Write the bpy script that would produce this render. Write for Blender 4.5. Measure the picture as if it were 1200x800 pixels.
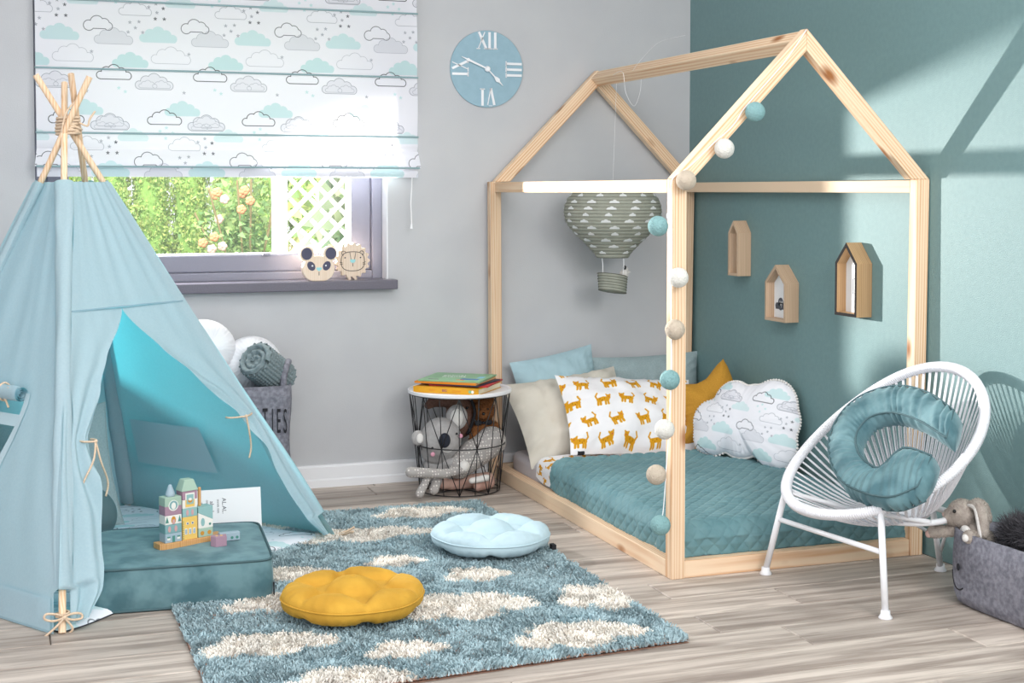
import bpy, bmesh, math, random
import numpy as np
from mathutils import Vector, Matrix, noise
random.seed(7); rng = np.random.default_rng(7)
PI = math.pi
for o in list(bpy.data.objects): bpy.data.objects.remove(o)
S = bpy.context.scene
COL = S.collection

# ---------------------------------------------------------------- camera, world, lights, exposure
cam_d = bpy.data.cameras.new('camera'); cam = bpy.data.objects.new('camera', cam_d); COL.objects.link(cam)
cam.location = (-2.743, -5.446, 1.15)
cam.rotation_euler = (PI/2-0.044, 0, -0.3435)
cam_d.sensor_width = 36; cam_d.lens = 1678.4/1200*36; cam_d.shift_y = -(400-296.8)/1200
cam_d.clip_start = .05; cam_d.clip_end = 100
S.camera = cam
W = bpy.data.worlds.new('world'); S.world = W; W.use_nodes = True
bgn = W.node_tree.nodes['Background']; bgn.inputs[0].default_value = (.93, .96, 1.0, 1); bgn.inputs[1].default_value = 1.5
S.view_settings.view_transform = 'Standard'; S.view_settings.look = 'None'
S.view_settings.exposure = 0.0; S.view_settings.gamma = 1; S.view_settings.use_curve_mapping = False

def aim(o, target):
    o.rotation_euler = (Vector(target)-o.location).to_track_quat('-Z', 'Y').to_euler()
def area(name, loc, target, sx, sy, power, color=(1, 1, 1)):
    l = bpy.data.lights.new(name, 'AREA'); l.shape = 'RECTANGLE'; l.size = sx; l.size_y = sy; l.energy = power; l.color = color
    o = bpy.data.objects.new(name, l); COL.objects.link(o); o.location = loc; aim(o, target); return o
sp = bpy.data.lights.new('garden_side_lamp', 'SPOT'); sp.energy = 560; sp.spot_size = math.radians(60); sp.spot_blend = .8
sp.shadow_soft_size = .02; sp.color = (1, .97, .92)
spo = bpy.data.objects.new('garden_side_lamp', sp); COL.objects.link(spo); spo.location = (-2.0, .6, 1.07)
aim(spo, (0, -2.0, 1.0))
sp2 = bpy.data.lights.new('tent_glow_fill', 'SPOT'); sp2.energy = 150; sp2.spot_size = math.radians(75); sp2.spot_blend = .5; sp2.shadow_soft_size = .04
spo2 = bpy.data.objects.new('tent_glow_fill', sp2); COL.objects.link(spo2); spo2.location = (-2.42, .36, 1.15); aim(spo2, (-2.1, -.5, .6))  # second spot, added outside the window so the tent's back canvas glows
area('front_fill', (-1.2, -5.4, 2.2), (-1.3, -1.0, .5), 2.2, 1.2, 62, (1, .98, .95))  # added soft fill near the camera, standing in for bounced room light
area('soft_box_right', (-.25, -4.2, 2.2), (-1.2, -.3, .9), .8, .8, 24, (1, .98, .95))
area('overhead_fill', (-1.9, -2.2, 2.45), (-1.9, -2.0, 0), 1.6, 1.6, 30, (1, .98, .96))  # added overhead fill to brighten the room, no fixture behind it
area('garden_sun_fill', (-3, 2.2, 5.5), (-1.0, 8, .8), 5, 3, 1700, (1, .98, .9))  # area light added above the garden as a substitute for sunlight

# ---------------------------------------------------------------- helpers
def lin(c):
    c = c.lstrip('#'); v = [int(c[i:i+2], 16)/255 for i in (0, 2, 4)]
    return tuple((x/12.92 if x <= .04045 else ((x+.055)/1.055)**2.4) for x in v)
def rgba(c): return (*lin(c), 1) if isinstance(c, str) else (*c[:3], 1)
MATS = {}
def new_mat(name):
    m = bpy.data.materials.new(name); m.use_nodes = True; MATS[name] = m
    nt = m.node_tree; return m, nt, nt.nodes['Principled BSDF']
def N(nt, t, **kw):
    n = nt.nodes.new(t)
    for k, v in kw.items():
        if k.startswith('_'): n.inputs[k[1:].replace('_', ' ')].default_value = v
        else: setattr(n, k, v)
    return n
def coords(nt, scale=(1, 1, 1), rnd=False):
    tc = N(nt, 'ShaderNodeTexCoord'); mp = N(nt, 'ShaderNodeMapping'); mp.inputs['Scale'].default_value = scale
    nt.links.new(tc.outputs['Object'], mp.inputs['Vector'])
    if rnd:
        oi = N(nt, 'ShaderNodeObjectInfo'); mm = N(nt, 'ShaderNodeMath', operation='MULTIPLY'); mm.inputs[1].default_value = 37.3
        nt.links.new(oi.outputs['Random'], mm.inputs[0]); nt.links.new(mm.outputs[0], mp.inputs['Location'])
    return mp.outputs[0]
def mixrgb(nt, a, b, fac=None):
    n = N(nt, 'ShaderNodeMix', data_type='RGBA')
    if not hasattr(a, 'links'): n.inputs[6].default_value = rgba(a)
    else: nt.links.new(a, n.inputs[6])
    if not hasattr(b, 'links'): n.inputs[7].default_value = rgba(b)
    else: nt.links.new(b, n.inputs[7])
    if fac is not None: nt.links.new(fac, n.inputs[0])
    return n
def ramp(nt, src, p0, p1):
    r = N(nt, 'ShaderNodeMapRange'); r.inputs['From Min'].default_value = p0; r.inputs['From Max'].default_value = p1
    nt.links.new(src, r.inputs['Value']); return r.outputs[0]
def mat(name, c1, c2=None, rough=.8, nscale=30, bump=0., bscale=None, sheen=0., trans=0., metal=0., lo=.35, hi=.65, spec=.3, stretch=(1, 1, 1), coat=0, sheen_tint=None, detail=3, tcol=None):
    m, nt, b = new_mat(name); L = nt.links.new
    b.inputs['Roughness'].default_value = rough; b.inputs['Metallic'].default_value = metal
    b.inputs['Specular IOR Level'].default_value = spec; b.inputs['Coat Weight'].default_value = coat
    b.inputs['Base Color'].default_value = rgba(c1)
    if sheen:
        b.inputs['Sheen Weight'].default_value = sheen; b.inputs['Sheen Roughness'].default_value = .35
        b.inputs['Sheen Tint'].default_value = rgba(sheen_tint or c1)
    v = coords(nt, stretch) if (c2 or bump) else None
    colout = None
    if c2:
        n = N(nt, 'ShaderNodeTexNoise', _Scale=nscale, _Detail=detail); L(v, n.inputs['Vector'])
        mx = mixrgb(nt, c1, c2, ramp(nt, n.outputs['Fac'], lo, hi)); colout = mx.outputs[2]
        L(colout, b.inputs['Base Color'])
    if bump:
        n2 = N(nt, 'ShaderNodeTexNoise', _Scale=bscale or nscale, _Detail=2.0); L(v, n2.inputs['Vector'])
        bp = N(nt, 'ShaderNodeBump', _Strength=min(1, bump), _Distance=.004); L(n2.outputs['Fac'], bp.inputs['Height']); L(bp.outputs[0], b.inputs['Normal'])
    if trans:
        t = N(nt, 'ShaderNodeBsdfTranslucent'); t.inputs[0].default_value = rgba(tcol or c1)
        if colout and not tcol: L(colout, t.inputs[0])
        ms = N(nt, 'ShaderNodeMixShader'); ms.inputs[0].default_value = trans
        out = nt.nodes['Material Output']; L(b.outputs[0], ms.inputs[1]); L(t.outputs[0], ms.inputs[2]); L(ms.outputs[0], out.inputs[0])
    return m
def wood(name, c1, c2, knot='#9a6238', scale=1., rnd=True, knots=True, rough=.6):
    m, nt, b = new_mat(name); L = nt.links.new
    v = coords(nt, (38*scale, 38*scale, 1.6*scale), rnd)
    n = N(nt, 'ShaderNodeTexNoise', _Scale=1.0, _Detail=3.0, _Distortion=.6); L(v, n.inputs['Vector'])
    w = N(nt, 'ShaderNodeTexWave', _Scale=.9, _Distortion=5.0, _Detail=1.5); w.bands_direction = 'X'; L(v, w.inputs['Vector'])
    ad = N(nt, 'ShaderNodeMath', operation='MULTIPLY'); L(n.outputs['Fac'], ad.inputs[0]); L(w.outputs['Fac'], ad.inputs[1])
    mx = mixrgb(nt, c1, c2, ramp(nt, ad.outputs[0], .1, .6))
    oi = N(nt, 'ShaderNodeObjectInfo'); hs = N(nt, 'ShaderNodeHueSaturation'); L(mx.outputs[2], hs.inputs['Color'])
    L(ramp(nt, oi.outputs['Random'], -4, 2.2), hs.inputs['Value'])
    r = N(nt, 'ShaderNodeMapRange'); r.inputs['To Min'].default_value = .88; r.inputs['To Max'].default_value = 1.06; L(oi.outputs['Random'], r.inputs['Value']); L(r.outputs[0], hs.inputs['Value'])
    col = hs.outputs[0]
    if knots:
        v2 = coords(nt, (9, 9, 4), rnd); vo = N(nt, 'ShaderNodeTexVoronoi', _Scale=1.0); L(v2, vo.inputs['Vector'])
        kr = ramp(nt, vo.outputs['Distance'], .20, .08); k = mixrgb(nt, col, knot, kr); col = k.outputs[2]
    L(col, b.inputs['Base Color']); b.inputs['Roughness'].default_value = rough; b.inputs['Specular IOR Level'].default_value = .25
    bp = N(nt, 'ShaderNodeBump', _Strength=.15, _Distance=.002); L(n.outputs['Fac'], bp.inputs['Height']); L(bp.outputs[0], b.inputs['Normal'])
    return m
def img_mat(name, arr, rough=.85, trans=0., bump=.1, bscale=300, sheen=0.):
    h, w = arr.shape[:2]
    im = bpy.data.images.new(name, w, h); a = np.ones((h, w, 4), np.float32); a[..., :3] = arr[::-1]
    im.pixels.foreach_set(a.ravel()); im.update(); im.pack()
    m, nt, b = new_mat(name); L = nt.links.new
    t = N(nt, 'ShaderNodeTexImage'); t.image = im; t.extension = 'REPEAT'
    uv = N(nt, 'ShaderNodeUVMap'); uv.uv_map = 'UVMap'; L(uv.outputs[0], t.inputs[0])
    L(t.outputs[0], b.inputs['Base Color']); b.inputs['Roughness'].default_value = rough; b.inputs['Specular IOR Level'].default_value = .2
    b.inputs['Sheen Weight'].default_value = sheen
    if bump:
        n2 = N(nt, 'ShaderNodeTexNoise', _Scale=bscale); L(coords(nt), n2.inputs['Vector'])
        bp = N(nt, 'ShaderNodeBump', _Strength=bump, _Distance=.003); L(n2.outputs['Fac'], bp.inputs['Height']); L(bp.outputs[0], b.inputs['Normal'])
    if trans:
        tr = N(nt, 'ShaderNodeBsdfTranslucent'); L(t.outputs[0], tr.inputs[0]); ms = N(nt, 'ShaderNodeMixShader'); ms.inputs[0].default_value = trans
        L(b.outputs[0], ms.inputs[1]); L(tr.outputs[0], ms.inputs[2]); L(ms.outputs[0], nt.nodes['Material Output'].inputs[0])
    return m

ORG = {}
def link(o, parent=None):
    COL.objects.link(o)
    if parent is not None: o.parent = parent
def thing(name, label, cat, loc=(0, 0, 0), group=None):
    o = bpy.data.objects.new(name, None); COL.objects.link(o); o.location = loc; o.empty_display_size = .05
    o['label'] = label; o['category'] = cat
    if group: o['group'] = group
    ORG[o.name] = Vector(loc); return o
def tag(o, label, cat, group=None):
    o['label'] = label; o['category'] = cat
    if group: o['group'] = group
    return o
def obj(name, vf, m, parent=None, smooth=False, uv=None, kind=None, label=None, loc=None):
    """vf = (world verts, faces). loc = origin of a top-level mesh."""
    V, F = vf[0], vf[1]
    if len(vf) > 2 and uv is None: uv = vf[2]
    o0 = ORG[parent.name] if parent is not None else Vector(loc or (0, 0, 0))
    V = np.asarray([tuple(v) for v in V], dtype=np.float64) - np.array(o0)
    me = bpy.data.meshes.new(name); me.from_pydata(V.tolist(), [], [tuple(f) for f in F]); me.update()
    if uv is not None:
        u = me.uv_layers.new(name='UVMap'); uv = np.asarray(uv, dtype=np.float32)
        idx = np.zeros(len(me.loops), dtype=np.int32); me.loops.foreach_get('vertex_index', idx)
        u.data.foreach_set('uv', uv[idx].ravel())
    if smooth: me.polygons.foreach_set('use_smooth', [True]*len(me.polygons))
    me.materials.append(MATS[m] if isinstance(m, str) else m)
    o = bpy.data.objects.new(name, me); link(o, parent)
    if parent is None: o.location = o0
    ORG[o.name] = o0
    if kind: o['kind'] = kind
    if label: o['label'] = label
    return o
def autosmooth(o, ang=40):
    me = o.data; me.polygons.foreach_set('use_smooth', [True]*len(me.polygons))
    me.set_sharp_from_angle(angle=math.radians(ang)); return o
def bevel(o, w, seg=2):
    b = o.modifiers.new('bevel', 'BEVEL'); b.width = w; b.segments = seg; b.limit_method = 'ANGLE'; return o
def mod_sub(o, n=1):
    s = o.modifiers.new('subdivision', 'SUBSURF'); s.levels = n; s.render_levels = n; return o
def join(*vfs):
    V, F, U = [], [], []
    for vf in vfs:
        k = len(V); V += [tuple(v) for v in vf[0]]; F += [tuple(i+k for i in f) for f in vf[1]]
        if len(vf) > 2: U += list(vf[2])
    return (V, F, U) if len(U) == len(V) and U else (V, F)
def xf(vf, M): return ([tuple(M @ Vector(v)) for v in vf[0]],) + tuple(vf[1:])
def frame(c, right, up):
    r = Vector(right).normalized(); u = Vector(up); u = (u - r*u.dot(r)).normalized(); n = r.cross(u)
    M = Matrix((( r.x, u.x, n.x, c[0]), (r.y, u.y, n.y, c[1]), (r.z, u.z, n.z, c[2]), (0, 0, 0, 1))); return M
def box(x0, x1, y0, y1, z0, z1):
    V = [(x, y, z) for x in (x0, x1) for y in (y0, y1) for z in (z0, z1)]
    return V, [(0, 1, 3, 2), (4, 6, 7, 5), (0, 4, 5, 1), (2, 3, 7, 6), (0, 2, 6, 4), (1, 5, 7, 3)]
def prism(poly, z0, z1):
    n = len(poly); V = [(x, y, z0) for x, y in poly]+[(x, y, z1) for x, y in poly]
    return V, [tuple(range(n))[::-1], tuple(range(n, 2*n))]+[(i, (i+1) % n, n+(i+1) % n, n+i) for i in range(n)]
def tube(pts, r, n=8, closed=False, cap=True):
    pts = [Vector(p) for p in pts]; m = len(pts); V = []; F = []
    rr = r if hasattr(r, '__len__') else [r]*m
    prev = None
    for i, p in enumerate(pts):
        if closed: t = (pts[(i+1) % m]-pts[i-1]).normalized()
        else: t = (pts[min(i+1, m-1)]-pts[max(i-1, 0)]).normalized()
        if prev is None:
            a = Vector((0, 0, 1)) if abs(t.z) < .9 else Vector((1, 0, 0)); u = t.cross(a).normalized()
        else: u = (prev - t*prev.dot(t)).normalized()
        prev = u; w = t.cross(u)
        for k in range(n):
            a = 2*PI*k/n; V.append(p+(u*math.cos(a)+w*math.sin(a))*rr[i])
    for i in range(m if closed else m-1):
        j = (i+1) % m
        for k in range(n): F.append((i*n+k, i*n+(k+1) % n, j*n+(k+1) % n, j*n+k))
    if cap and not closed: F.append(tuple(range(n))[::-1]); F.append(tuple((m-1)*n+k for k in range(n)))
    return V, F
def lathe(prof, n=32, c=(0, 0, 0)):
    V, F = [], []; m = len(prof)
    for r, z in prof:
        for k in range(n): a = 2*PI*k/n; V.append((c[0]+r*math.cos(a), c[1]+r*math.sin(a), c[2]+z))
    for i in range(m-1):
        for k in range(n): F.append((i*n+k, i*n+(k+1) % n, (i+1)*n+(k+1) % n, (i+1)*n+k))
    F.append(tuple(range(n))[::-1]); F.append(tuple((m-1)*n+k for k in range(n)))
    return V, F
def ball(c, r, n=16, sc=(1, 1, 1)):
    prof = [(max(1e-4, r*math.sin(PI*i/n)), -r*math.cos(PI*i/n)) for i in range(n+1)]
    V, F = lathe(prof, n*2); return [(c[0]+v[0]*sc[0], c[1]+v[1]*sc[1], c[2]+v[2]*sc[2]) for v in V], F
def grid(nu, nv, fn, close_u=False):
    V = [fn(i/nu, j/nv) for j in range(nv+1) for i in range(nu+1)]
    return V, [(j*(nu+1)+i, j*(nu+1)+i+1, (j+1)*(nu+1)+i+1, (j+1)*(nu+1)+i) for j in range(nv) for i in range(nu)]
def spline(P, n=8):
    P = [Vector(p) for p in P]; out = []
    for i in range(len(P)-1):
        p0 = P[max(i-1, 0)]; p1 = P[i]; p2 = P[i+1]; p3 = P[min(i+2, len(P)-1)]
        for k in range(n):
            t = k/n; out.append(.5*((2*p1)+(-p0+p2)*t+(2*p0-5*p1+4*p2-p3)*t*t+(-p0+3*p1-3*p2+p3)*t**3))
    out.append(P[-1]); return out
def beam(name, p0, p1, w, d, m, parent, side=(1, 0, 0), bev=.0025):
    """square timber along p0-p1, w along 'side', own local Z along its length so the grain follows it"""
    p0 = Vector(p0); p1 = Vector(p1); z = (p1-p0).normalized(); x = Vector(side); x = (x-z*x.dot(z)).normalized(); y = z.cross(x)
    L = (p1-p0).length; V, F = box(-w/2, w/2, -d/2, d/2, 0, L)
    me = bpy.data.meshes.new(name); me.from_pydata(V, [], F); me.materials.append(MATS[m])
    o = bpy.data.objects.new(name, me); link(o, parent)
    o0 = ORG[parent.name] if parent is not None else Vector((0, 0, 0)); q = p0-o0
    o.matrix_local = Matrix(((x.x, y.x, z.x, q.x), (x.y, y.y, z.y, q.y), (x.z, y.z, z.z, q.z), (0, 0, 0, 1)))
    bevel(o, bev, 2); return o
def text_vf(body, size, ext=.0004):
    cu = bpy.data.curves.new('lettering', 'FONT'); cu.body = body; cu.size = size; cu.extrude = ext; cu.align_x = 'CENTER'; cu.align_y = 'CENTER'; cu.resolution_u = 3
    t = bpy.data.objects.new('lettering', cu); COL.objects.link(t); dg = bpy.context.evaluated_depsgraph_get(); dg.update()
    me = t.evaluated_get(dg).to_mesh(); V = [tuple(v.co) for v in me.vertices]; F = [tuple(p.vertices) for p in me.polygons]
    t.evaluated_get(dg).to_mesh_clear(); bpy.data.objects.remove(t); return V, F
def wob(x, y, z, s, a): return a*noise.noise(Vector((x*s, y*s, z*s)))
def pillow(w, h, t, n=30, pinch=.07, wr=.004, seed=0, uvs=1., edge=2.0, lump=.0):
    """rectangular cushion, local x right, y up, z front"""
    V, F, U = [], [], []
    for sgn in (1, -1):
        k = len(V)
        for j in range(n+1):
            for i in range(n+1):
                u = 2*i/n-1; v = 2*j/n-1
                x = u*w/2*(1-pinch*(1-v*v)); y = v*h/2*(1-pinch*(1-u*u))
                e = max(0, (1-abs(u)**edge))**.6*max(0, (1-abs(v)**edge))**.6
                z = sgn*t/2*e
                fl = min(1, e*3)
                z += fl*(wob(x+seed, y, sgn, 14, wr*2.2)+wob(x*2.2+seed, y*1.1, sgn, 24, wr)) + lump*e*wob(x+seed, y, sgn, 5, 1)
                # seam puckers
                ang = math.atan2(y, x); z += sgn*fl*(1-e)*wr*.9*math.sin(ang*46+seed)
                V.append((x, y, z)); U.append(((.5+x)*uvs, (.5+y)*uvs))
        q = [(k+j*(n+1)+i, k+j*(n+1)+i+1, k+(j+1)*(n+1)+i+1, k+(j+1)*(n+1)+i) for j in range(n) for i in range(n)]
        F += q if sgn > 0 else [f[::-1] for f in q]
    return V, F, U
def rpillow(R, t, n=96, m=14, p=2.2, wr=.003, seed=0, uvs=1., side=0., fn=None):
    """cushion with star-shaped outline R(angle)"""
    V, F, U = [], [], []
    Rm = max(R(2*PI*k/n) for k in range(n))
    for sgn in (1, -1):
        k0 = len(V); V.append((0, 0, sgn*t/2)); U.append((.5*uvs, .5*uvs))
        for j in range(1, m+1):
            s = math.sin(j/m*PI/2)
            for k in range(n):
                a = 2*PI*k/n; r = R(a)*s; x = r*math.cos(a); y = r*math.sin(a)
                e = max(0, 1-s**p)**.5
                z = sgn*(t/2*e*(1-s*s*(.5-.5*R(a)/Rm))+side/2)
                if fn: z += fn(x, y, s, a)*sgn
                z += min(1, 3*e)*(wob(x+seed, y, sgn, 16, wr*1.5)+wr*.8*(1-e)*math.sin(a*37+seed))
                V.append((x, y, z)); U.append(((.5+x)*uvs, (.5+y)*uvs))
        f = [(k0, k0+1+k, k0+1+(k+1) % n) for k in range(n)]
        for j in range(m-1):
            b = k0+1+j*n; f += [(b+k, b+n+k, b+n+(k+1) % n, b+(k+1) % n) for k in range(n)]
        F += f if sgn > 0 else [g[::-1] for g in f]
    if side:
        a0 = 1+(m-1)*n; b0 = len(V)//2+1+(m-1)*n
        F += [(a0+k, b0+k, b0+(k+1) % n, a0+(k+1) % n) for k in range(n)]
    return V, F, U
def blob(name, parts, m, parent=None, voxel=.006, smooth=6, label=None, loc=None):
    """soft toy body: overlapping ellipsoids / capsules remeshed into one continuous skin. part = (c, r) | (c, (rx,ry,rz)) | (p, q, r0, r1)"""
    vfs = []
    for p in parts:
        if len(p) == 2:
            r = p[1]; vfs.append(ball(p[0], 1, 10, r if hasattr(r, '__len__') else (r, r, r)))
        else:
            a, b, r0, r1 = p; a = Vector(a); b = Vector(b)
            vfs.append(tube([a.lerp(b, i/6) for i in range(7)], [r0+(r1-r0)*i/6 for i in range(7)], 12)); vfs.append(ball(a, r0, 8)); vfs.append(ball(b, r1, 8))
    o = obj(name, join(*vfs), m, parent, True, loc=loc, label=label)
    r = o.modifiers.new('skin', 'REMESH'); r.mode = 'VOXEL'; r.voxel_size = voxel; r.use_smooth_shade = True
    s = o.modifiers.new('smooth', 'SMOOTH'); s.iterations = smooth; s.factor = .6
    dg = bpy.context.evaluated_depsgraph_get(); dg.update(); ev = o.evaluated_get(dg); me = bpy.data.meshes.new_from_object(ev)
    o.modifiers.clear(); old = o.data; o.data = me; bpy.data.meshes.remove(old); me.name = name
    me.polygons.foreach_set('use_smooth', [True]*len(me.polygons)); return o
def fur(src, n, length, width, m, droop=.0, jit=.5, seed=1, name='fur', lift=.0):
    """short pile growing on src (kind stuff): one thin triangle per tuft"""
    r = np.random.default_rng(seed); me = src.data; me.calc_loop_triangles()
    nt = len(me.loop_triangles); tri = np.zeros(nt*3, np.int32); me.loop_triangles.foreach_get('vertices', tri); tri = tri.reshape(-1, 3)
    co = np.zeros(len(me.vertices)*3); me.vertices.foreach_get('co', co); co = co.reshape(-1, 3)
    A, B, C = co[tri[:, 0]], co[tri[:, 1]], co[tri[:, 2]]; cr = np.cross(B-A, C-A); ar = np.linalg.norm(cr, axis=1); nr = cr/np.maximum(ar, 1e-12)[:, None]
    k = r.choice(nt, n, p=ar/ar.sum()); u = r.random((n, 1)); v = r.random((n, 1)); fl = u+v > 1; u = np.where(fl, 1-u, u); v = np.where(fl, 1-v, v)
    P = A[k]+(B[k]-A[k])*u+(C[k]-A[k])*v + nr[k]*lift
    D = nr[k]+r.normal(0, jit, (n, 3)); D[:, 2] -= droop; D /= np.linalg.norm(D, axis=1)[:, None]; D *= length*r.uniform(.6, 1.2, (n, 1))
    s = np.cross(D, r.normal(0, 1, (n, 3))); s /= np.linalg.norm(s, axis=1)[:, None]; s *= width/2
    V = np.stack([P-s, P+s, P+D], 1).reshape(-1, 3)
    return raw(name, V, np.arange(n*3, dtype=np.int32).reshape(-1, 3), m, src)
def raw(name, V, F, m, parent=None, col=None):
    """fast mesh from numpy triangles; V local to the parent's frame"""
    me = bpy.data.meshes.new(name); me.vertices.add(len(V)); me.vertices.foreach_set('co', V.astype(np.float32).ravel())
    k = F.shape[1]; me.loops.add(F.size); me.loops.foreach_set('vertex_index', F.astype(np.int32).ravel()); me.polygons.add(len(F))
    me.polygons.foreach_set('loop_start', np.arange(0, F.size, k, dtype=np.int32)); me.update(calc_edges=True)
    if col is not None:
        a = me.attributes.new('tint', 'FLOAT_COLOR', 'POINT'); a.data.foreach_set('color', col.astype(np.float32).ravel())
    me.materials.append(MATS[m]); o = bpy.data.objects.new(name, me); link(o, parent); o['kind'] = 'stuff'
    ORG[o.name] = ORG[parent.name] if parent is not None else Vector((0, 0, 0)); return o
def tint_mat(name, rough=.95, c2=None, trans=0):
    m, nt, b = new_mat(name); a = N(nt, 'ShaderNodeAttribute'); a.attribute_name = 'tint'; nt.links.new(a.outputs['Color'], b.inputs['Base Color'])
    b.inputs['Roughness'].default_value = rough; b.inputs['Specular IOR Level'].default_value = .1
    if trans:
        t = N(nt, 'ShaderNodeBsdfTranslucent'); nt.links.new(a.outputs['Color'], t.inputs[0]); ms = N(nt, 'ShaderNodeMixShader'); ms.inputs[0].default_value = trans
        nt.links.new(b.outputs[0], ms.inputs[1]); nt.links.new(t.outputs[0], ms.inputs[2]); nt.links.new(ms.outputs[0], nt.nodes['Material Output'].inputs[0])
    return m

# ---------------------------------------------------------------- printed fabric patterns (drawn in code, flat print)
def srgb(c): c = c.lstrip('#'); return tuple(int(c[i:i+2], 16)/255 for i in (0, 2, 4))
class Canvas:
    def __init__(s, w, h, ppm, bg): s.ppm = ppm; s.a = np.ones((int(h*ppm), int(w*ppm), 3), np.float32)*np.array(srgb(bg), np.float32); s.H, s.W = s.a.shape[:2]
    def sd(s, x, y, r, f):                   # window around metres x,y (y down)
        p = s.ppm; x0 = max(0, int((x-r)*p)); x1 = min(s.W, int((x+r)*p)+2); y0 = max(0, int((y-r)*p)); y1 = min(s.H, int((y+r)*p)+2)
        if x1 <= x0 or y1 <= y0: return None
        Y, X = np.mgrid[y0:y1, x0:x1]; return (slice(y0, y1), slice(x0, x1)), f((X+.5)/p-x, (Y+.5)/p-y)
    def put(s, w, d, c, al=1.):
        m = np.clip(.5-d*s.ppm, 0, 1)[..., None]*al; s.a[w] = s.a[w]*(1-m)+np.array(srgb(c), np.float32)*m
    def cloud(s, x, y, w, kind, c, lw=.0012, al=1., rag=0.):
        k = w/2
        C = {'bump': [(-.78, .1, .22), (-.42, -.1, .3), (0, -.2, .34), (.42, -.08, .28), (.76, .12, .24)],
             'round': [(-.6, .12, .36), (-.05, -.12, .45), (.45, -.05, .34), (.72, .15, .28)]}[kind]
        def f(X, Y):
            d = np.full(X.shape, 9.)
            for a, b, r in C: d = np.minimum(d, np.hypot(X-a*k, Y-b*k)-r*k)
            d = np.minimum(d, np.maximum(np.abs(X)-.8*k, np.abs(Y-.17*k)-.16*k))
            if kind == 'bump': d = np.maximum(d, Y-.33*k)
            if rag: d = d+rag*np.sin(X*900/1)*np.cos(Y*700)*.4
            return d
        q = s.sd(x, y, w*.75, f)
        if q is None: return
        if c.endswith('F'): s.put(q[0], q[1], c[:-1], al)
        else: s.put(q[0], np.abs(q[1])-lw, c, al)
    def star(s, x, y, r, c, al=1.):
        def f(X, Y):
            a = np.arctan2(Y, X); return np.hypot(X, Y)-r*(.65+.35*np.cos(5*a+PI/2))
        q = s.sd(x, y, r*2, f)
        if q is not None: s.put(q[0], q[1], c, al)
    def seg(s, x0, y0, x1, y1, w, c, al=1.):
        cx, cy = (x0+x1)/2, (y0+y1)/2; dx, dy = (x1-x0)/2, (y1-y0)/2; L = dx*dx+dy*dy+1e-12
        def f(X, Y): t = np.clip((X*dx+Y*dy)/L, -1, 1); return np.hypot(X-t*dx, Y-t*dy)-w
        q = s.sd(cx, cy, math.sqrt(L)+w*2, f)
        if q is not None: s.put(q[0], q[1], c, al)
TEALP = '#bfe0e2'; GREYP = '#a3a6b2'
def cloud_print(w, h, ppm, pitch=.345, off=0., yoff=0., k=1.):
    cv = Canvas(w, h, ppm, '#f1f1f8'); n = int(w/pitch)+3; s = pitch/107
    rows = int(h/(s*150))+2
    for j in range(-1, rows):
        for i in range(-1, n):
            bx = (i*107+(53 if j % 2 else 0))*s+off; by = j*152*s+yoff
            def c(x, y, wd, kind, col, **kw): cv.cloud(bx+x*s, by+y*s, wd*s*k, kind, col, **kw)
            c(112, 8, 40, 'bump', TEALP+'F', al=.75, rag=.0006); c(57, 38, 34, 'bump', TEALP+'F', al=.5, rag=.0006)
            c(92, 18, 38, 'bump', '#33353c'); c(32, 24, 42, 'bump', GREYP+'F', al=.16); c(32, 24, 42, 'bump', '#8d909c', lw=.0009); c(32, 22, 30, 'bump', GREYP, lw=.0007); c(32, 26, 12, 'bump', GREYP, lw=.0006); c(24, 27, 18, 'bump', GREYP, lw=.0005); c(42, 27, 18, 'bump', GREYP, lw=.0005)
            c(7, 48, 36, 'bump', '#a9acb6', lw=.0006); c(114, 48, 36, 'bump', '#a9acb6', lw=.0006)
            c(73, 65, 32, 'round', '#3d4048', lw=.001)
            c(32, 77, 42, 'bump', TEALP+'F', al=.7); c(90, 80, 42, 'bump', GREYP+'F', al=.2); c(90, 80, 42, 'bump', GREYP, lw=.0006)
            c(46, 100, 44, 'bump', '#a9acb6', lw=.0006); c(108, 106, 40, 'bump', TEALP+'F', al=.8, rag=.0006); c(90, 120, 38, 'bump', '#33353c'); c(27, 130, 42, 'bump', GREYP+'F', al=.16); c(27, 130, 42, 'bump', '#8d909c', lw=.0008); c(20, 132, 20, 'bump', GREYP, lw=.0006); c(35, 132, 20, 'bump', GREYP, lw=.0006)
            for (x, y, cc) in [(22, 44, GREYP), (30, 40, GREYP), (38, 45, '#4a4c55'), (31, 50, GREYP), (29, 57, '#4a4c55'), (39, 57, '#4a4c55'), (87, 32, TEALP), (94, 28, TEALP), (101, 34, TEALP), (93, 40, TEALP), (108, 62, GREYP), (118, 61, GREYP), (114, 68, GREYP), (122, 73, GREYP), (106, 73, GREYP), (66, 96, GREYP), (60, 140, GREYP), (95, 136, TEALP), (102, 140, TEALP)]:
                cv.star(bx+x*s, by+y*s, 2.1*s, cc, .9)
    return cv.a
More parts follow.
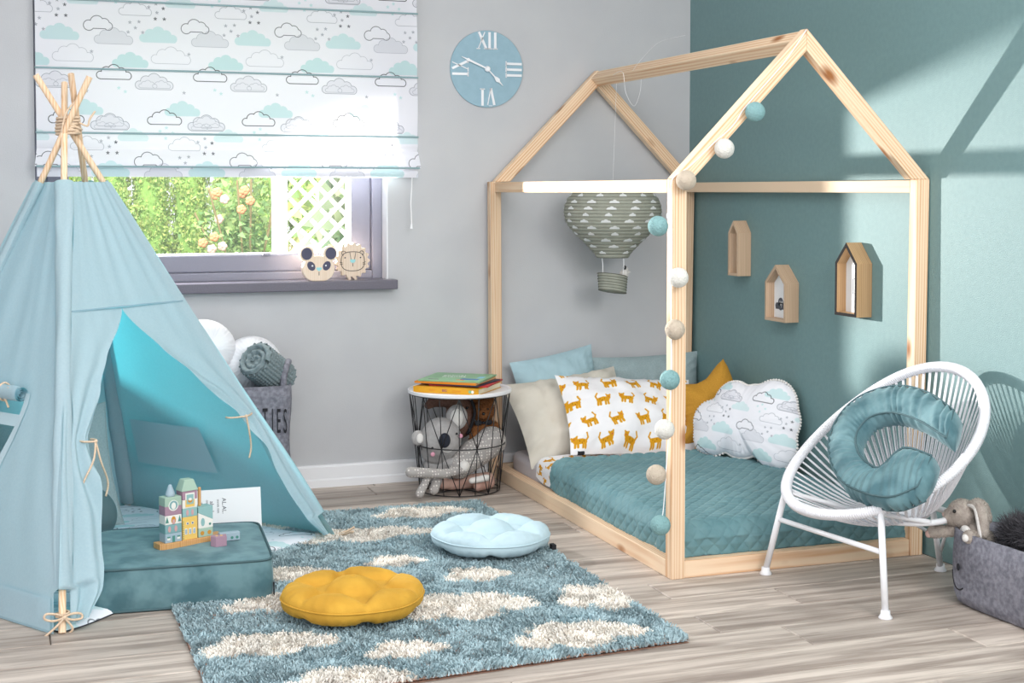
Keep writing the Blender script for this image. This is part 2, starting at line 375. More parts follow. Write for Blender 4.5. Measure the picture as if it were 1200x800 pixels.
def cat_print(w, h, ppm):
    cv = Canvas(w, h, ppm, '#f3f1f4'); r = random.Random(3); O = '#d99a1e'; D = '#8c5a10'
    k = 0
    for j in range(int(h/.062)+1):
        for i in range(int(w/.078)+2):
            x = i*.078+(.039 if j % 2 else 0)+r.uniform(-.004, .004); y = .03+j*.062+r.uniform(-.004, .004); fx = 1 if (i+j) % 2 else -1; a = r.uniform(-.35, .35)
            ca, sa = math.cos(a), math.sin(a)
            def P(px, py): px *= fx; return x+px*ca-py*sa, y+px*sa+py*ca
            def sg(p, q, w_, c): A = P(*p); B = P(*q); cv.seg(*A, *B, w_, c)
            sg((-.013, 0), (.011, 0), .0068, O); sg((-.014, .003), (-.015, .016), .003, O); sg((-.007, .003), (-.007, .016), .003, O); sg((.007, .003), (.007, .016), .003, O); sg((.013, .003), (.014, .016), .003, O)
            sg((-.017, -.009), (-.017, -.007), .0068, O); sg((-.023, -.016), (-.021, -.010), .0022, O); sg((-.011, -.016), (-.013, -.010), .0022, O)
            sg((.014, -.002), (.02, -.012), .0022, O); sg((.02, -.012), (.014, -.022), .0022, O)
            for q in ((-.004, -.003), (.003, .002), (.008, -.003)): sg(q, (q[0]+.001, q[1]+.003), .0008, D)
            sg((-.018, -.008), (-.0175, -.008), .0014, '#c23c5a')
    return cv.a

# ---------------------------------------------------------------- materials
mat('wall_grey', '#c3c4c7', '#bfc0c4', .9, 5, .12, 220)
mat('wall_teal', '#779698', '#739294', .5, 60, .25, 320, spec=.35)
mat('white_paint', '#e9eaee', None, .5)
mat('floor_gap', '#4d463f', None, .9)
mat('ceiling_white', '#e8e8e8', None, .9)
mat('frame_dark', '#8d8d9c', '#828291', .38, 400, .1, 500, spec=.5)
mat('sill_dark', '#6a6774', '#5c5965', .3, 300, .1, 500, spec=.5)
wood('pine', '#efd4b6', '#d8a981')
wood('pine_plain', '#efd5b8', '#dab18a', knots=False)
wood('toy_wood', '#eedccb', '#dcc3a8', knots=False, scale=1.4)
wood('warm_wood', '#dfae78', '#c98f55', knots=False, scale=2)
mat('tent', '#c6dde6', '#c1d8e2', .9, 160, .12, 700, trans=.36, sheen=.15, tcol='#4fbcc8')
mat('tent_trim', '#bfd4dc', None, .9, bump=.1, bscale=700, trans=.15, tcol='#4fbcc8')
mat('tent_seam', '#86a9b8', None, .9)
mat('cord_beige', '#e3cdb6', '#d2b89c', .9, 300, .3, 600)
mat('white_cord', '#f2f2f4', None, .8)
mat('velvet_teal', '#6b8d94', '#4b6e77', .75, 13, .12, 60, sheen=.55, sheen_tint='#b4c8cc', lo=.40, hi=.62)
mat('velvet_teal_dark', '#5c757b', '#526a6f', .8, 7, .1, 60, sheen=.35, sheen_tint='#86aeb2')
mat('quilt', '#6d9197', '#5f858c', .7, 14, .1, 80, sheen=.4, sheen_tint='#b4c8cc')
mat('piping', '#4c666c', None, .8)
mat('yellow_velvet', '#d3a23c', '#c29233', .8, 12, .2, 500, sheen=.5, sheen_tint='#f0c860')
mat('mustard', '#c9953a', '#bb8830', .9, 300, .25, 500, sheen=.2)
mat('paleblue', '#bfd6df', '#b9d0da', .9, 12, .15, 500, sheen=.15)
mat('blue_linen', '#abc8d2', '#a5c2cc', .9, 12, .15, 500, sheen=.1)
mat('greyteal_linen', '#9fb1b5', '#95a8ac', .9, 200, .2, 600)
mat('beige_linen', '#d9d3c8', '#d0cabe', .9, 10, .15, 400, sheen=.15)
mat('white_cotton', '#eeeef2', '#e6e6ec', .9, 8, .15, 200)
mat('sheet', '#cfc9cb', '#c6c0c4', .9, 8, .1, 200)
mat('felt_grey', '#8b8b95', '#6d6d78', .95, 75, .35, 300, detail=5, sheen=.2)
mat('felt_dark', '#77777f', '#4f4f58', .95, 75, .35, 300, detail=5)
mat('black_thread', '#26262b', None, .8)
mat('metal_black', '#1d1d20', None, .4, spec=.5)
mat('enamel_white', '#ececf0', None, .3, spec=.5, coat=.2)
mat('cord_white', '#eeeef3', '#e4e4ea', .45, 200, .1, 300, spec=.5)
mat('knit_teal', '#828f93', '#748286', .95, 100, .4, 300)
mat('grey_plush', '#b3b0b0', '#a6a3a3', .95, 60, .5, 300, sheen=.5)
mat('dark_plush', '#2c2f3a', None, .9, sheen=.3)
mat('brown_plush', '#8a5a34', '#6f4526', .95, 60, .6, 250, sheen=.4)
mat('brown_felt', '#75584c', '#67493e', .95, 120, .4, 300)
mat('pink_cloth', '#d0aea1', '#bb9488', .9, 30, .3, 80)
mat('white_plush', '#e6e3e0', None, .95, bump=.5, bscale=300, sheen=.4)
mat('bunny_plush', '#b9afa6', '#a89d95', .95, 60, .6, 260, sheen=.5)
mat('pink_plush', '#d8b6ae', None, .95)
mat('fur_dark', '#5b595e', '#3c3b40', .9, 60)
mat('black_gloss', '#101014', None, .15, spec=.6)
mat('clock_face', '#98b7c6', '#93b2c1', .6, 40)
mat('balloon_paper', '#aeb0a4', '#a6a89c', .9, 40, trans=.15)
mat('balloon_line', '#6f7166', None, .9)
mat('balloon_white', '#e2e4e4', None, .9)
mat('card_white', '#e9ebee', None, .7)
mat('edge_dark', '#2e2c2c', None, .9, spec=.1); mat('print_grey', '#565a63', None, .8)
mat('fabric_rod', '#8fa9ae', None, .8)
for n_, c_ in dict(ball_teal='#8cb4b7', ball_white='#e8e6e0', ball_beige='#cdbfae').items():
    m_ = mat(n_, c_, None, .85, bump=1., bscale=260, trans=.1)

# ---------------------------------------------------------------- room
def struct(o): o['kind'] = 'structure'; return o
ZC = 2.5
WX0, WX1, WZ0, WZ1 = -2.62, -1.312, .775, 1.86     # window opening in the grey wall
T = .26
struct(obj('wall_back', join(box(-4.6, WX0, 0, T, 0, ZC), box(WX1, .15, 0, T, 0, ZC), box(WX0, WX1, 0, T, 0, WZ0), box(WX0, WX1, 0, T, WZ1, ZC)), 'wall_grey'))
struct(obj('wall_right', box(.0, .15, -4.6, 0, 0, ZC), 'wall_teal'))
struct(obj('ceiling', box(-4.6, .15, -4.6, .26, ZC, ZC+.1), 'ceiling_white'))
struct(obj('wall_left', box(-4.7, -4.6, -1.2, .26, 0, ZC), 'wall_grey'))
# reveal lining (bright plaster) right and top of the window
struct(obj('trim_1', join(box(WX1-.004, WX1+.0005, -.0005, .2, .80, WZ1), box(WX0, WX1, 0, .2, WZ1-.004, WZ1)), 'white_paint'))
def bb(x0, x1):
    prof = [(0, 0), (-.019, 0), (-.019, .028), (-.015, .034), (-.015, .078), (-.011, .086), (0, .086)]
    n = len(prof); V = [(x, y, z) for x in (x0, x1) for y, z in prof]
    return V, [tuple(range(n)), tuple(range(2*n-1, n-1, -1))]+[(i, n+i, n+(i+1) % n, (i+1) % n) for i in range(n)]
struct(obj('baseboard_back', bb(-4.6, 0), 'white_paint'))

# floor: planks 1.22 x .1635 laid along x
m_, nt_, b_ = new_mat('plank'); L_ = nt_.links.new
v_ = coords(nt_, (1.6, 26, 26), True); n1 = N(nt_, 'ShaderNodeTexNoise', _Scale=1.0, _Detail=6.0, _Distortion=.4, _Roughness=.62); L_(v_, n1.inputs['Vector'])
v2_ = coords(nt_, (.9, 7, 7), True); n2_ = N(nt_, 'ShaderNodeTexNoise', _Scale=2.0, _Detail=4.0, _Distortion=.8); L_(v2_, n2_.inputs['Vector'])
v3_ = coords(nt_, (6, 110, 110), True); n3_ = N(nt_, 'ShaderNodeTexNoise', _Scale=1.0, _Detail=3.0); L_(v3_, n3_.inputs['Vector'])
mx1 = mixrgb(nt_, '#968980', '#cdc1b7', ramp(nt_, n1.outputs['Fac'], .36, .62))
mx2 = mixrgb(nt_, mx1.outputs[2], '#8c7f77', ramp(nt_, n2_.outputs['Fac'], .56, .72)); mx2.blend_type = 'MIX'
mx3 = mixrgb(nt_, mx2.outputs[2], '#8b7f76', ramp(nt_, n3_.outputs['Fac'], .62, .78))
oi_ = N(nt_, 'ShaderNodeObjectInfo'); hs_ = N(nt_, 'ShaderNodeHueSaturation'); L_(mx3.outputs[2], hs_.inputs['Color'])
mr_ = N(nt_, 'ShaderNodeMapRange'); mr_.inputs['To Min'].default_value = .80; mr_.inputs['To Max'].default_value = 1.12; L_(oi_.outputs['Random'], mr_.inputs['Value']); L_(mr_.outputs[0], hs_.inputs['Value'])
L_(hs_.outputs[0], b_.inputs['Base Color']); b_.inputs['Roughness'].default_value = .5; b_.inputs['Specular IOR Level'].default_value = .35
bp_ = N(nt_, 'ShaderNodeBump', _Strength=.25, _Distance=.002); L_(n1.outputs['Fac'], bp_.inputs['Height']); L_(bp_.outputs[0], b_.inputs['Normal'])
floor = struct(obj('floor', box(-4.6, .15, -5.4, .26, -.06, -.004), 'floor_gap'))
PW, PL = .1625, 1.22; mesh_cache = {}
known = {12: -.65, 11: -.975, 1: -1.413, 2: -1.055, 14: -.815, 15: -.41, 10: -2.637}
for j in range(0, 33):
    y1 = -.0525-PW*(j-1); y0 = y1-PW
    if j == 0: y1 = 0
    off = known.get(j, -((j*.437+.13) % 1)*PL)
    x = off-PL*math.ceil((off+4.6)/PL)
    while x < 0:
        a, b = max(x, -4.6), min(x+PL, 0)
        if b-a > .02:
            w = b-a; key = round(w, 3), round(y1-y0, 3)
            if key not in mesh_cache:
                h = y1-y0; e = .0014; c = .0026
                V = [(e, e, -.004), (w-e, e, -.004), (w-e, h-e, -.004), (e, h-e, -.004), (e, e, -c), (w-e, e, -c), (w-e, h-e, -c), (e, h-e, -c), (e+c, e+c, 0), (w-e-c, e+c, 0), (w-e-c, h-e-c, 0), (e+c, h-e-c, 0)]
                F = [(8, 9, 10, 11)]+[(i, (i+1) % 4, 4+(i+1) % 4, 4+i) for i in range(4)]+[(4+i, 4+(i+1) % 4, 8+(i+1) % 4, 8+i) for i in range(4)]
                me = bpy.data.meshes.new('plank'); me.from_pydata(V, [], F); me.materials.append(MATS['plank']); mesh_cache[key] = me
            o = bpy.data.objects.new('plank', mesh_cache[key]); link(o, floor); o.location = (a, y0, 0)
        x += PL

# window 1 : dark frame, glass
win = bpy.data.objects.new('window_1', None); COL.objects.link(win); win.location = (-1.95, .09, .8); win['kind'] = 'structure'; ORG['window_1'] = Vector(win.location)
fr = obj('window_frame', join(box(WX1-.045, WX1-.004, .07, .15, .80, WZ1-.004), box(WX0, WX0+.04, .07, .15, .80, WZ1-.004), box(WX0+.04, WX1-.045, .07, .15, .802, .835), box(WX0+.04, WX1-.045, .07, .15, WZ1-.05, WZ1-.004)), 'frame_dark', win); bevel(fr, .004)
sa = obj('sash', join(box(WX1-.128, WX1-.045, .09, .15, .835, 1.80), box(WX0+.04, WX0+.12, .09, .15, .835, 1.80), box(WX0+.12, WX1-.128, .09, .15, .835, .902), box(WX0+.12, WX1-.128, .09, .15, 1.74, 1.80)), 'frame_dark', win); bevel(sa, .006)
obj('sash_bead', join(box(WX1-.136, WX1-.128, .105, .135, .902, 1.74), box(WX0+.12, WX1-.136, .105, .135, .902, .908)), 'white_paint', win)
gm, nt_, b_ = new_mat('glass'); tr_ = N(nt_, 'ShaderNodeBsdfTransparent'); gl_ = N(nt_, 'ShaderNodeBsdfGlossy'); gl_.inputs['Roughness'].default_value = .02
ms_ = N(nt_, 'ShaderNodeMixShader'); ms_.inputs[0].default_value = .05; nt_.links.new(tr_.outputs[0], ms_.inputs[1]); nt_.links.new(gl_.outputs[0], ms_.inputs[2]); nt_.links.new(ms_.outputs[0], nt_.nodes['Material Output'].inputs[0])
obj('pane', box(WX0+.118, WX1-.13, .118, .122, .9, 1.745), 'glass', win)
sill = obj('window_sill', join(box(WX0-.06, -1.287, -.06, -.0005, .766, .803), box(WX0, WX1-.004, -.0005, .08, .785, .803)), 'sill_dark', win); bevel(sill, .004, 3)
obj('handle_rose', box(-1.79, -1.76, .07, .09, .90, .907), 'frame_dark', win)

# ---------------------------------------------------------------- garden
mat('grass', '#5f7d3c', '#4c6a2f', .95, 8)
g_ = obj('ground', box(-9, 7, .3, 14, -.35, -.25), 'grass'); struct(g_)
mat('leafcore', '#7f9f55', '#6b8c46', .95, 20)
tint_mat('leaf_tint', .8, trans=.5)
def leaves(name, n, fn, size, base, var, parent, seed, stretch=(1, 1, 1), flat=False):
    r = np.random.default_rng(seed); P = fn(r, n)
    D = r.normal(0, 1, (n, 3))*np.array(stretch); D /= np.linalg.norm(D, axis=1)[:, None]; s = np.cross(D, r.normal(0, 1, (n, 3))); s /= np.linalg.norm(s, axis=1)[:, None]
    sz = size*r.uniform(.5, 1.3, (n, 1)); V = np.stack([P-s*sz*.4, P+s*sz*.4, P+D*sz], 1).reshape(-1, 3)-np.array(ORG[parent.name])
    b = np.array(lin(base)); c = b*(1+r.uniform(-var, var, (n, 1)))*np.array([1, 1, 1]) ; c[:, 0] *= 1+r.uniform(-.15, .25, n)
    col = np.repeat(np.concatenate([c, np.ones((n, 1))], 1), 3, 0)
    return raw(name, V, np.arange(n*3, dtype=np.int32).reshape(-1, 3), 'leaf_tint', parent, col)
k = 0
for i, x in enumerate(np.arange(-3.6, .3, .36)):
    y = 8+.08*math.sin(i*2.1); z0 = -.25; H = 2.3+.12*math.sin(i*3.3); R = .165
    place = ['leftmost but hidden behind the tent', 'second from the left beyond the window', 'third from the left beyond the window', 'fourth from the left beyond the window', 'fifth beyond the window', 'sixth beyond the window', 'seventh beyond the window', 'eighth beyond the window', 'ninth beyond the window', 'tenth beyond the window', 'last on the right by the post'][i]
    t = thing('thuja_shrub', 'green thuja column of the garden hedge, '+place, 'hedge', (x, y, z0), 'thuja columns of the garden hedge')
    obj('stem_core', lathe([(.05, 0), (R*.8, .15), (R*.85, H*.6), (R*.5, H*.9), (.03, H)], 12, (x, y, z0)), 'leafcore', t, True)
    def fn(r, n, x=x, y=y, z0=z0, H=H, R=R):
        a = r.uniform(0, 2*PI, n); h = r.uniform(0, 1, n); rr = R*(1-.35*h**3)*r.uniform(.8, 1.12, n)*(1+.16*np.sin(a*5+h*14+x*9))*(1+.12*np.sin(h*38+a*2))
        return np.stack([x+rr*np.cos(a), y+rr*np.sin(a), z0+h*H], 1)
    leaves('foliage', 12000, fn, .032, '#b4cc82', .4, t, i, (.5, .5, 1.6))
def rose():
    t = thing('rose_bush', 'garden rose bush with orange and pale pink blooms before the hedge', 'shrub', (-1.05, 5.2, -.25))
    r = random.Random(5)
    st = []
    for i in range(7):
        a = r.uniform(0, 6.28); st.append(tube(spline([(-1.05, 5.2, -.25), (-1.05+.1*math.cos(a), 5.2+.1*math.sin(a), .4), (-1.1+.3*math.cos(a), 5.2+.2*math.sin(a), 1.0+r.uniform(-.1, .25))], 4), .008, 5))
    mat('stem_brown', '#8a7a58', None, .9); obj('stem', join(*st), 'stem_brown', t)
    fn = lambda r, n: np.array([-1.08, 5.2, .82])+r.normal(0, 1, (n, 3))*np.array([.12, .09, .22])
    leaves('foliage', 1500, fn, .05, '#9dbb80', .4, t, 31)
    mat('bloom_orange', '#e8a077', None, .9, trans=.2); mat('bloom_pink', '#efc9c4', None, .9, trans=.2)
    for i in range(13):
        c = (-1.14+r.uniform(-.22, .2), 5.0+r.uniform(-.1, .1), .68+r.uniform(-.02, .5)); pet = []
        for q in range(5):
            a = q*2*PI/5; pet.append(ball((c[0]+.017*math.cos(a), c[1]-.004, c[2]+.017*math.sin(a)), .02, 5, (1, .5, 1)))
        obj('bloom', join(ball(c, .018, 5), *pet), 'bloom_orange' if i % 3 else 'bloom_pink', t, True)
rose()
mat('garden_white', '#f0f0ee', None, .6)
tr = thing('garden_trellis', 'white wooden garden post with diagonal lattice panel behind the window', 'trellis', (-.98, 4, -.25))
obj('post', box(-1.045, -.955, 3.95, 4.04, -.25, 2.4), 'garden_white', tr); obj('top_rail', box(-.955, .8, 3.97, 4.02, 1.9, 1.98), 'garden_white', tr); obj('bottom_rail', box(-.955, .8, 3.97, 4.02, -.05, .03), 'garden_white', tr)
def slat(x0, z0, x1, z1, y):
    d = Vector((x1-x0, 0, z1-z0)).normalized(); n = Vector((-d.z, 0, d.x))*.014
    V = [];
    for yy in (y, y+.008):
        for p in (Vector((x0, 0, z0))-n, Vector((x1, 0, z1))-n, Vector((x1, 0, z1))+n, Vector((x0, 0, z0))+n): V.append((p.x, yy, p.z))
    return V, [(0, 1, 2, 3), (7, 6, 5, 4), (0, 4, 5, 1), (1, 5, 6, 2), (2, 6, 7, 3), (3, 7, 4, 0)]
XA, XB, ZA, ZB = -.955, .8, .03, 1.9
for sgn in (1, -1):
    for q in np.arange(-2.4, 4.4, .135):
        # line z = sgn*(x) + q clipped to the panel
        pts = []
        for x in (XA, XB):
            z = sgn*x+q
            if ZA <= z <= ZB: pts.append((x, z))
        for z in (ZA, ZB):
            x = (z-q)*sgn
            if XA < x < XB: pts.append((x, z))
        if len(pts) == 2 and abs(pts[0][0]-pts[1][0]) > .05: obj('slat', slat(*pts[0], *pts[1], 3.985 if sgn > 0 else 3.996), 'garden_white', tr)
def bigplant(x, y, w, h, n, size, base, label, seed, flat=(1, 1, 1)):
    t = thing('garden_shrub', label, 'shrub', (x, y, -.25))
    obj('stem', join(*[tube([(x, y, -.25), (x+dx*w, y, -.25+h*.6)], .012, 5) for dx in (-.5, 0, .5)]), 'stem_brown', t)
    fn = lambda r, n: np.array([x, y, -.25+h*.55])+r.uniform(-1, 1, (n, 3))*np.array([w, .25, h*.45])
    leaves('foliage', n, fn, size, base, .5, t, seed, flat)
bigplant(.25, 6.3, .75, 1.9, 1600, .13, '#c9dc9c', 'loose yellow-green leafy shrub behind the white lattice', 41)
bigplant(-.36, 4.65, .2, 1.7, 220, .26, '#bdd0b4', 'broad-leaved shrub right behind the lattice beside the window frame', 42, (.6, .6, 1.5))

# ---------------------------------------------------------------- roman blind
BX0, BX1 = -2.615, -1.203
arr = cloud_print(1.44, .75, 1150, off=-.02, yoff=-.02)
img_mat('blind_fabric', arr, .9, trans=.27, bump=.08, bscale=600)
bl = thing('roman_blind', 'white roman blind printed with grey and mint clouds over window', 'blind', (-1.9, -.04, 1.2))
def sheet(z1, z0, y1, y0, bow=0., nx=60, nz=14, flare=0.):
    def fn(u, v):
        z = z1+(z0-z1)*v; x = BX0+(BX1-BX0)*u; e = flare*v
        x += (u-.5)*2*e
        y = y1+(y0-y1)*v - bow*math.sin(PI*v) + wob(x, z, 0, 5, .004)
        return (x, y, z)
    V, F = grid(nx, nz, fn); U = [((x-BX0)/1.44, (z-1.19)/.75) for x, y, z in V]
    return V, F, U
obj('fabric_panel', sheet(1.95, 1.835, -.035, -.04, .004), 'blind_fabric', bl, True)
obj('fabric_panel', sheet(1.835, 1.588, -.04, -.042, .006), 'blind_fabric', bl, True)
obj('fabric_panel', sheet(1.588, 1.357, -.042, -.045, .006), 'blind_fabric', bl, True)
obj('fabric_panel', sheet(1.357, 1.285, -.045, -.032, .012), 'blind_fabric', bl, True)
obj('fabric_fold', sheet(1.300, 1.236, -.052, -.066, .004, flare=.008), 'blind_fabric', bl, True)
obj('hem', join(sheet(1.240, 1.199, -.048, -.048, .002), sheet(1.199, 1.240, -.040, -.04, .0)), 'blind_fabric', bl, True)
for z, y in ((1.835, -.046), (1.588, -.048), (1.357, -.05), (1.236, -.068)):
    obj('rod', tube([(BX0-.003, y, z), (BX1+.003, y, z)], .0035, 8), 'fabric_rod', bl)
obj('hem_bar', box(BX0, BX1, -.046, -.042, 1.203, 1.236), 'white_paint', bl)
obj('head_rail', box(BX0, BX1, -.034, -.002, 1.93, 1.97), 'white_paint', bl)
cd = obj('pull_cord', join(tube([(-1.226, -.03, 1.97), (-1.224, -.042, 1.2), (-1.229, -.04, 1.1), (-1.226, -.04, 1.02)], .0022, 6), tube([(-1.226, -.04, 1.02), (-1.227, -.04, 1.0)], [.003, .0055], 8)), 'white_cord', bl)

# ---------------------------------------------------------------- wooden toys on the sill
def extr(poly, y0, y1, T_): # polygon in x,z
    n = len(poly); V = [T_ @ Vector((x, y0, z)) for x, z in poly]+[T_ @ Vector((x, y1, z)) for x, z in poly]
    return V, [tuple(range(n)), tuple(range(2*n-1, n-1, -1))]+[(i, n+i, n+(i+1) % n, (i+1) % n) for i in range(n)]
def circ(cx, cz, r, n=20, rz=None, rot=0):
    rz = rz or r; out = []
    for k in range(n):
        a = 2*PI*k/n; x, z = r*math.cos(a), rz*math.sin(a); out.append((cx+x*math.cos(rot)-z*math.sin(rot), cz+x*math.sin(rot)+z*math.cos(rot)))
    return out
mat('toy_dark', '#55556a', None, .7); mat('toy_mint', '#9fd8dc', None, .7); mat('toy_ink', '#3a3a40', None, .7)
Tp = Matrix.Translation((-1.597, -.034, .803)) @ Matrix.Rotation(.12, 4, 'Z')
pa = thing('wooden_panda', 'round wooden panda head toy with dark ears on the window sill', 'toy', (-1.597, -.034, .803))
R_ = [(.066*math.cos(a)*(1 if True else 1), .051+.051*math.sin(a)*(1.0)) for a in np.linspace(0, 2*PI, 40, endpoint=False)]
R_ = [(x, max(0, z)) for x, z in [(.064*math.copysign(abs(math.cos(a))**.85, math.cos(a)), .047+.05*math.sin(a)) for a in np.linspace(0, 2*PI, 44, endpoint=False)]]
bevel(obj('head', extr(R_, -.012, .012, Tp), 'toy_wood', pa), .003)
for sx in (-1, 1):
    e = obj('ear', extr(circ(sx*.046, .104, .029), -.011, .011, Tp), 'toy_wood', pa); bevel(e, .003)
    obj('ear_patch', extr(circ(sx*.048, .105, .0215, rz=.023), -.0128, -.011, Tp), 'toy_dark', e)
    obj('eye_patch', extr(circ(sx*.031, .058, .0145, rz=.019, rot=-sx*.6), -.0135, -.0118, Tp), 'toy_dark', pa)
    obj('eye', extr(circ(sx*.027, .059, .0035, 10), -.0145, -.0134, Tp), 'card_white', pa)
obj('nose', extr([(-.01, .052), (.01, .052), (.011, .046), (.0, .038), (-.011, .046)], -.0135, -.0118, Tp), 'toy_mint', pa)
obj('mouth', extr([(-.001, .036), (.001, .036), (.001, .022), (-.001, .022)], -.0135, -.0118, Tp), 'toy_ink', pa)
Tl = Matrix.Translation((-1.455, .004, .803)) @ Matrix.Rotation(.05, 4, 'Z')
li = thing('wooden_lion', 'scalloped wooden lion face toy beside the panda on sill', 'toy', (-1.455, .004, .803))
poly = [((.066+.0045*math.cos(17*a))*math.cos(a), .074+(.066+.0045*math.cos(17*a))*math.sin(a)) for a in np.linspace(0, 2*PI, 170, endpoint=False)]
bevel(obj('mane', extr(poly, -.011, .011, Tl), 'toy_wood', li), .002)
for sx in (-.012, .012): obj('foot', extr([(sx-.005, 0), (sx+.005, 0), (sx+.005, .01), (sx-.005, .01)], -.01, .01, Tl), 'toy_wood', li)
def ring_xz(cx, cz, rx, rz, w, T_, y=-.012, p=1.0, a0=0, a1=2*PI, n=40):
    P = [T_ @ Vector((cx+rx*math.copysign(abs(math.cos(a))**p, math.cos(a)), y, cz+rz*math.copysign(abs(math.sin(a))**p, math.sin(a)))) for a in np.linspace(a0, a1, n, endpoint=(a1-a0 < 6))]
    return tube(P, w, 6, closed=(a1-a0 > 6))
fc = obj('face_outline', join(ring_xz(0, .072, .047, .037, .0012, Tl, p=.75), ring_xz(-.036, .104, .008, .008, .0011, Tl, a0=.4, a1=4.6), ring_xz(.036, .104, .008, .008, .0012, Tl, a0=-1.5, a1=2.8),
    tube([Tl @ Vector(q) for q in ((-.012, -.012, .107), (-.007, -.012, .078))], .0009, 5), tube([Tl @ Vector(q) for q in ((.012, -.012, .107), (.007, -.012, .078))], .0009, 5),
    *[tube([Tl @ Vector((sx*a, -.012, b)) for a, b in q], .0009, 5) for sx in (-1, 1) for q in (((.040, .066), (.052, .069)), ((.040, .061), (.052, .060)))],
    tube([Tl @ Vector(q) for q in ((0, -.012, .064), (0, -.012, .052))], .001, 5)), 'toy_ink', li)
for sx in (-1, 1): obj('eye', extr(circ(sx*.031, .086, .0028, 10), -.013, -.011, Tl), 'toy_ink', li)
obj('nose', extr([(-.011, .079), (.011, .079), (.009, .069), (0, .065), (-.009, .069)], -.013, -.011, Tl), 'toy_mint', li)

# ---------------------------------------------------------------- wall clock
ck = thing('wall_clock', 'round blue wall clock with white roman numerals and hands', 'clock', (-.904, 0, 1.633))
CC = Vector((-.904, -.006, 1.633)); RX = .153
V, F = lathe([(RX-.001, 0), (RX, .001), (RX, .005), (RX-.001, .006)], 72); Mx = Matrix.Translation((-.904, -.002, 1.633)) @ Matrix.Rotation(PI/2, 4, 'X')
obj('dial', xf((V, F), Mx), 'clock_face', ck)
def bar(p, q, w): # raised bar on the dial, coordinates from the centre
    d = Vector((q[0]-p[0], 0, q[1]-p[1])); n = Vector((-d.z, 0, d.x)).normalized()*w/2
    V = []
    for y in (-.0080, -.0125):
        for a in (Vector((p[0], 0, p[1]))-n, Vector((q[0], 0, q[1]))-n, Vector((q[0], 0, q[1]))+n, Vector((p[0], 0, p[1]))+n): V.append((CC.x+a.x, y, CC.z+a.z))
    return V, [(0, 1, 2, 3), (7, 6, 5, 4), (0, 4, 5, 1), (1, 5, 6, 2), (2, 6, 7, 3), (3, 7, 4, 0)]
def numeral(rot, glyphs):
    out = []; c, s = math.cos(rot), math.sin(rot)
    for (x0, z0, x1, z1, w) in glyphs:
        P = [(x*c-z*s, x*s+z*c) for x, z in ((x0, z0), (x1, z1))]; out.append(bar(*P, w))
    return join(*out)
B0, B1 = .080, .148    # base radius, cut top radius (upright numeral, base inward)
def I(x): return [(x, B0, x, .146, .0095), (x-.010, B0, x+.010, B0, .004)]
def Xg(x): return [(x-.013, .146, x+.018, B0, .0095), (x+.012, .146, x-.015, B0, .0035), (x-.022, B0, x-.008, B0, .004), (x+.009, B0, x+.026, B0, .004)]
def Vg(x): return [(x-.015, .143, x, B0-.004, .0095), (x+.013, .143, x, B0-.004, .0035), (x-.023, .141, x-.007, .141, .004) , (x+.006, .141, x+.02, .141, .004)]
obj('numeral', numeral(0, Xg(-.022)+I(.010)+I(.034)), 'enamel_white', ck)
obj('numeral', numeral(-PI/2, I(-.023)+I(0)+I(.023)), 'enamel_white', ck)
obj('numeral', numeral(PI, Vg(-.015)[:2]+[(-.022, .076+.07, -.008, .146, .002)]+I(.020)), 'enamel_white', ck)
obj('numeral', numeral(PI/2, I(-.022)+Xg(.012)), 'enamel_white', ck)
def hand(ang, L, w, tail=.0):
    d = (math.sin(ang), math.cos(ang)); return d
hub = xf(lathe([(.010, 0), (.0115, .002), (.0115, .006), (.009, .009)], 24), Matrix.Translation((-.904, -.012, 1.633)) @ Matrix.Rotation(PI/2, 4, 'X'))
obj('hub', hub, 'enamel_white', ck)
def hand_mesh(dx, dz, L, lens):
    d = Vector((dx, 0, dz)).normalized(); n = Vector((-d.z, 0, d.x)); V = []; prof = lens
    for y in (-.0155, -.018):
        for t, w in prof: V.append(Vector((CC.x, y, CC.z))+d*t*L+n*w)
        for t, w in prof[::-1]: V.append(Vector((CC.x, y, CC.z))+d*t*L-n*w)
    k = 2*len(prof); F = [tuple(range(k))[::-1], tuple(range(k, 2*k))]+[(i, (i+1) % k, k+(i+1) % k, k+i) for i in range(k)]
    return V, F
obj('minute_hand', hand_mesh(-.208, .088, .118, [(0, .003), (.5, .0038), (.68, .0042), (.75, .007), (.8, .003), (1, .0006)]), 'enamel_white', ck)
obj('hour_hand', hand_mesh(.12, -.122, .092, [(0, .0022), (.45, .0022), (.58, .007), (.68, .009), (.78, .003), (1, .0008)]), 'enamel_white', ck)

# ---------------------------------------------------------------- play tent
A_, B_, C_, D_ = Vector((-2.606, -1.592, 0)), Vector((-1.738, -.839, 0)), Vector((-3.156, -.757, 0)), Vector((-2.32, -.13, 0))
X_ = Vector((-2.541, -.84, 1.347))
CEN = (A_+B_+C_+D_)/4
tent = thing('play_tent', 'pale blue canvas play tent with wooden poles tied at top', 'tent', (CEN.x, CEN.y, 0))
def pole_pts(b, off=(0, 0, 0), ext=1.14):
    x = X_+Vector(off); return [b, b.lerp(x, .5), x, b.lerp(x, ext)]
POFF = {'A': (-.012, -.018, 0), 'B': (0, .018, 0), 'C': (-.005, -.035, 0), 'D': (.03, .03, 0)}
PB = {'A': A_, 'B': B_, 'C': C_, 'D': D_}
EXT = {'A': 1.10, 'B': 1.115, 'C': 1.11, 'D': 1.115}
for k in 'ABCD':
    pts = pole_pts(PB[k], POFF[k], EXT[k]); o = obj('pole', tube([pts[0], pts[1], pts[2], pts[3]], .0098, 14), 'pine_plain', tent)
    autosmooth(o)
def pt(P0, P1, s, t): # point on a tent face: s along the base edge, t up to the apex
    a = P0.lerp(X_, t); b = P1.lerp(X_, t); return a.lerp(b, s)
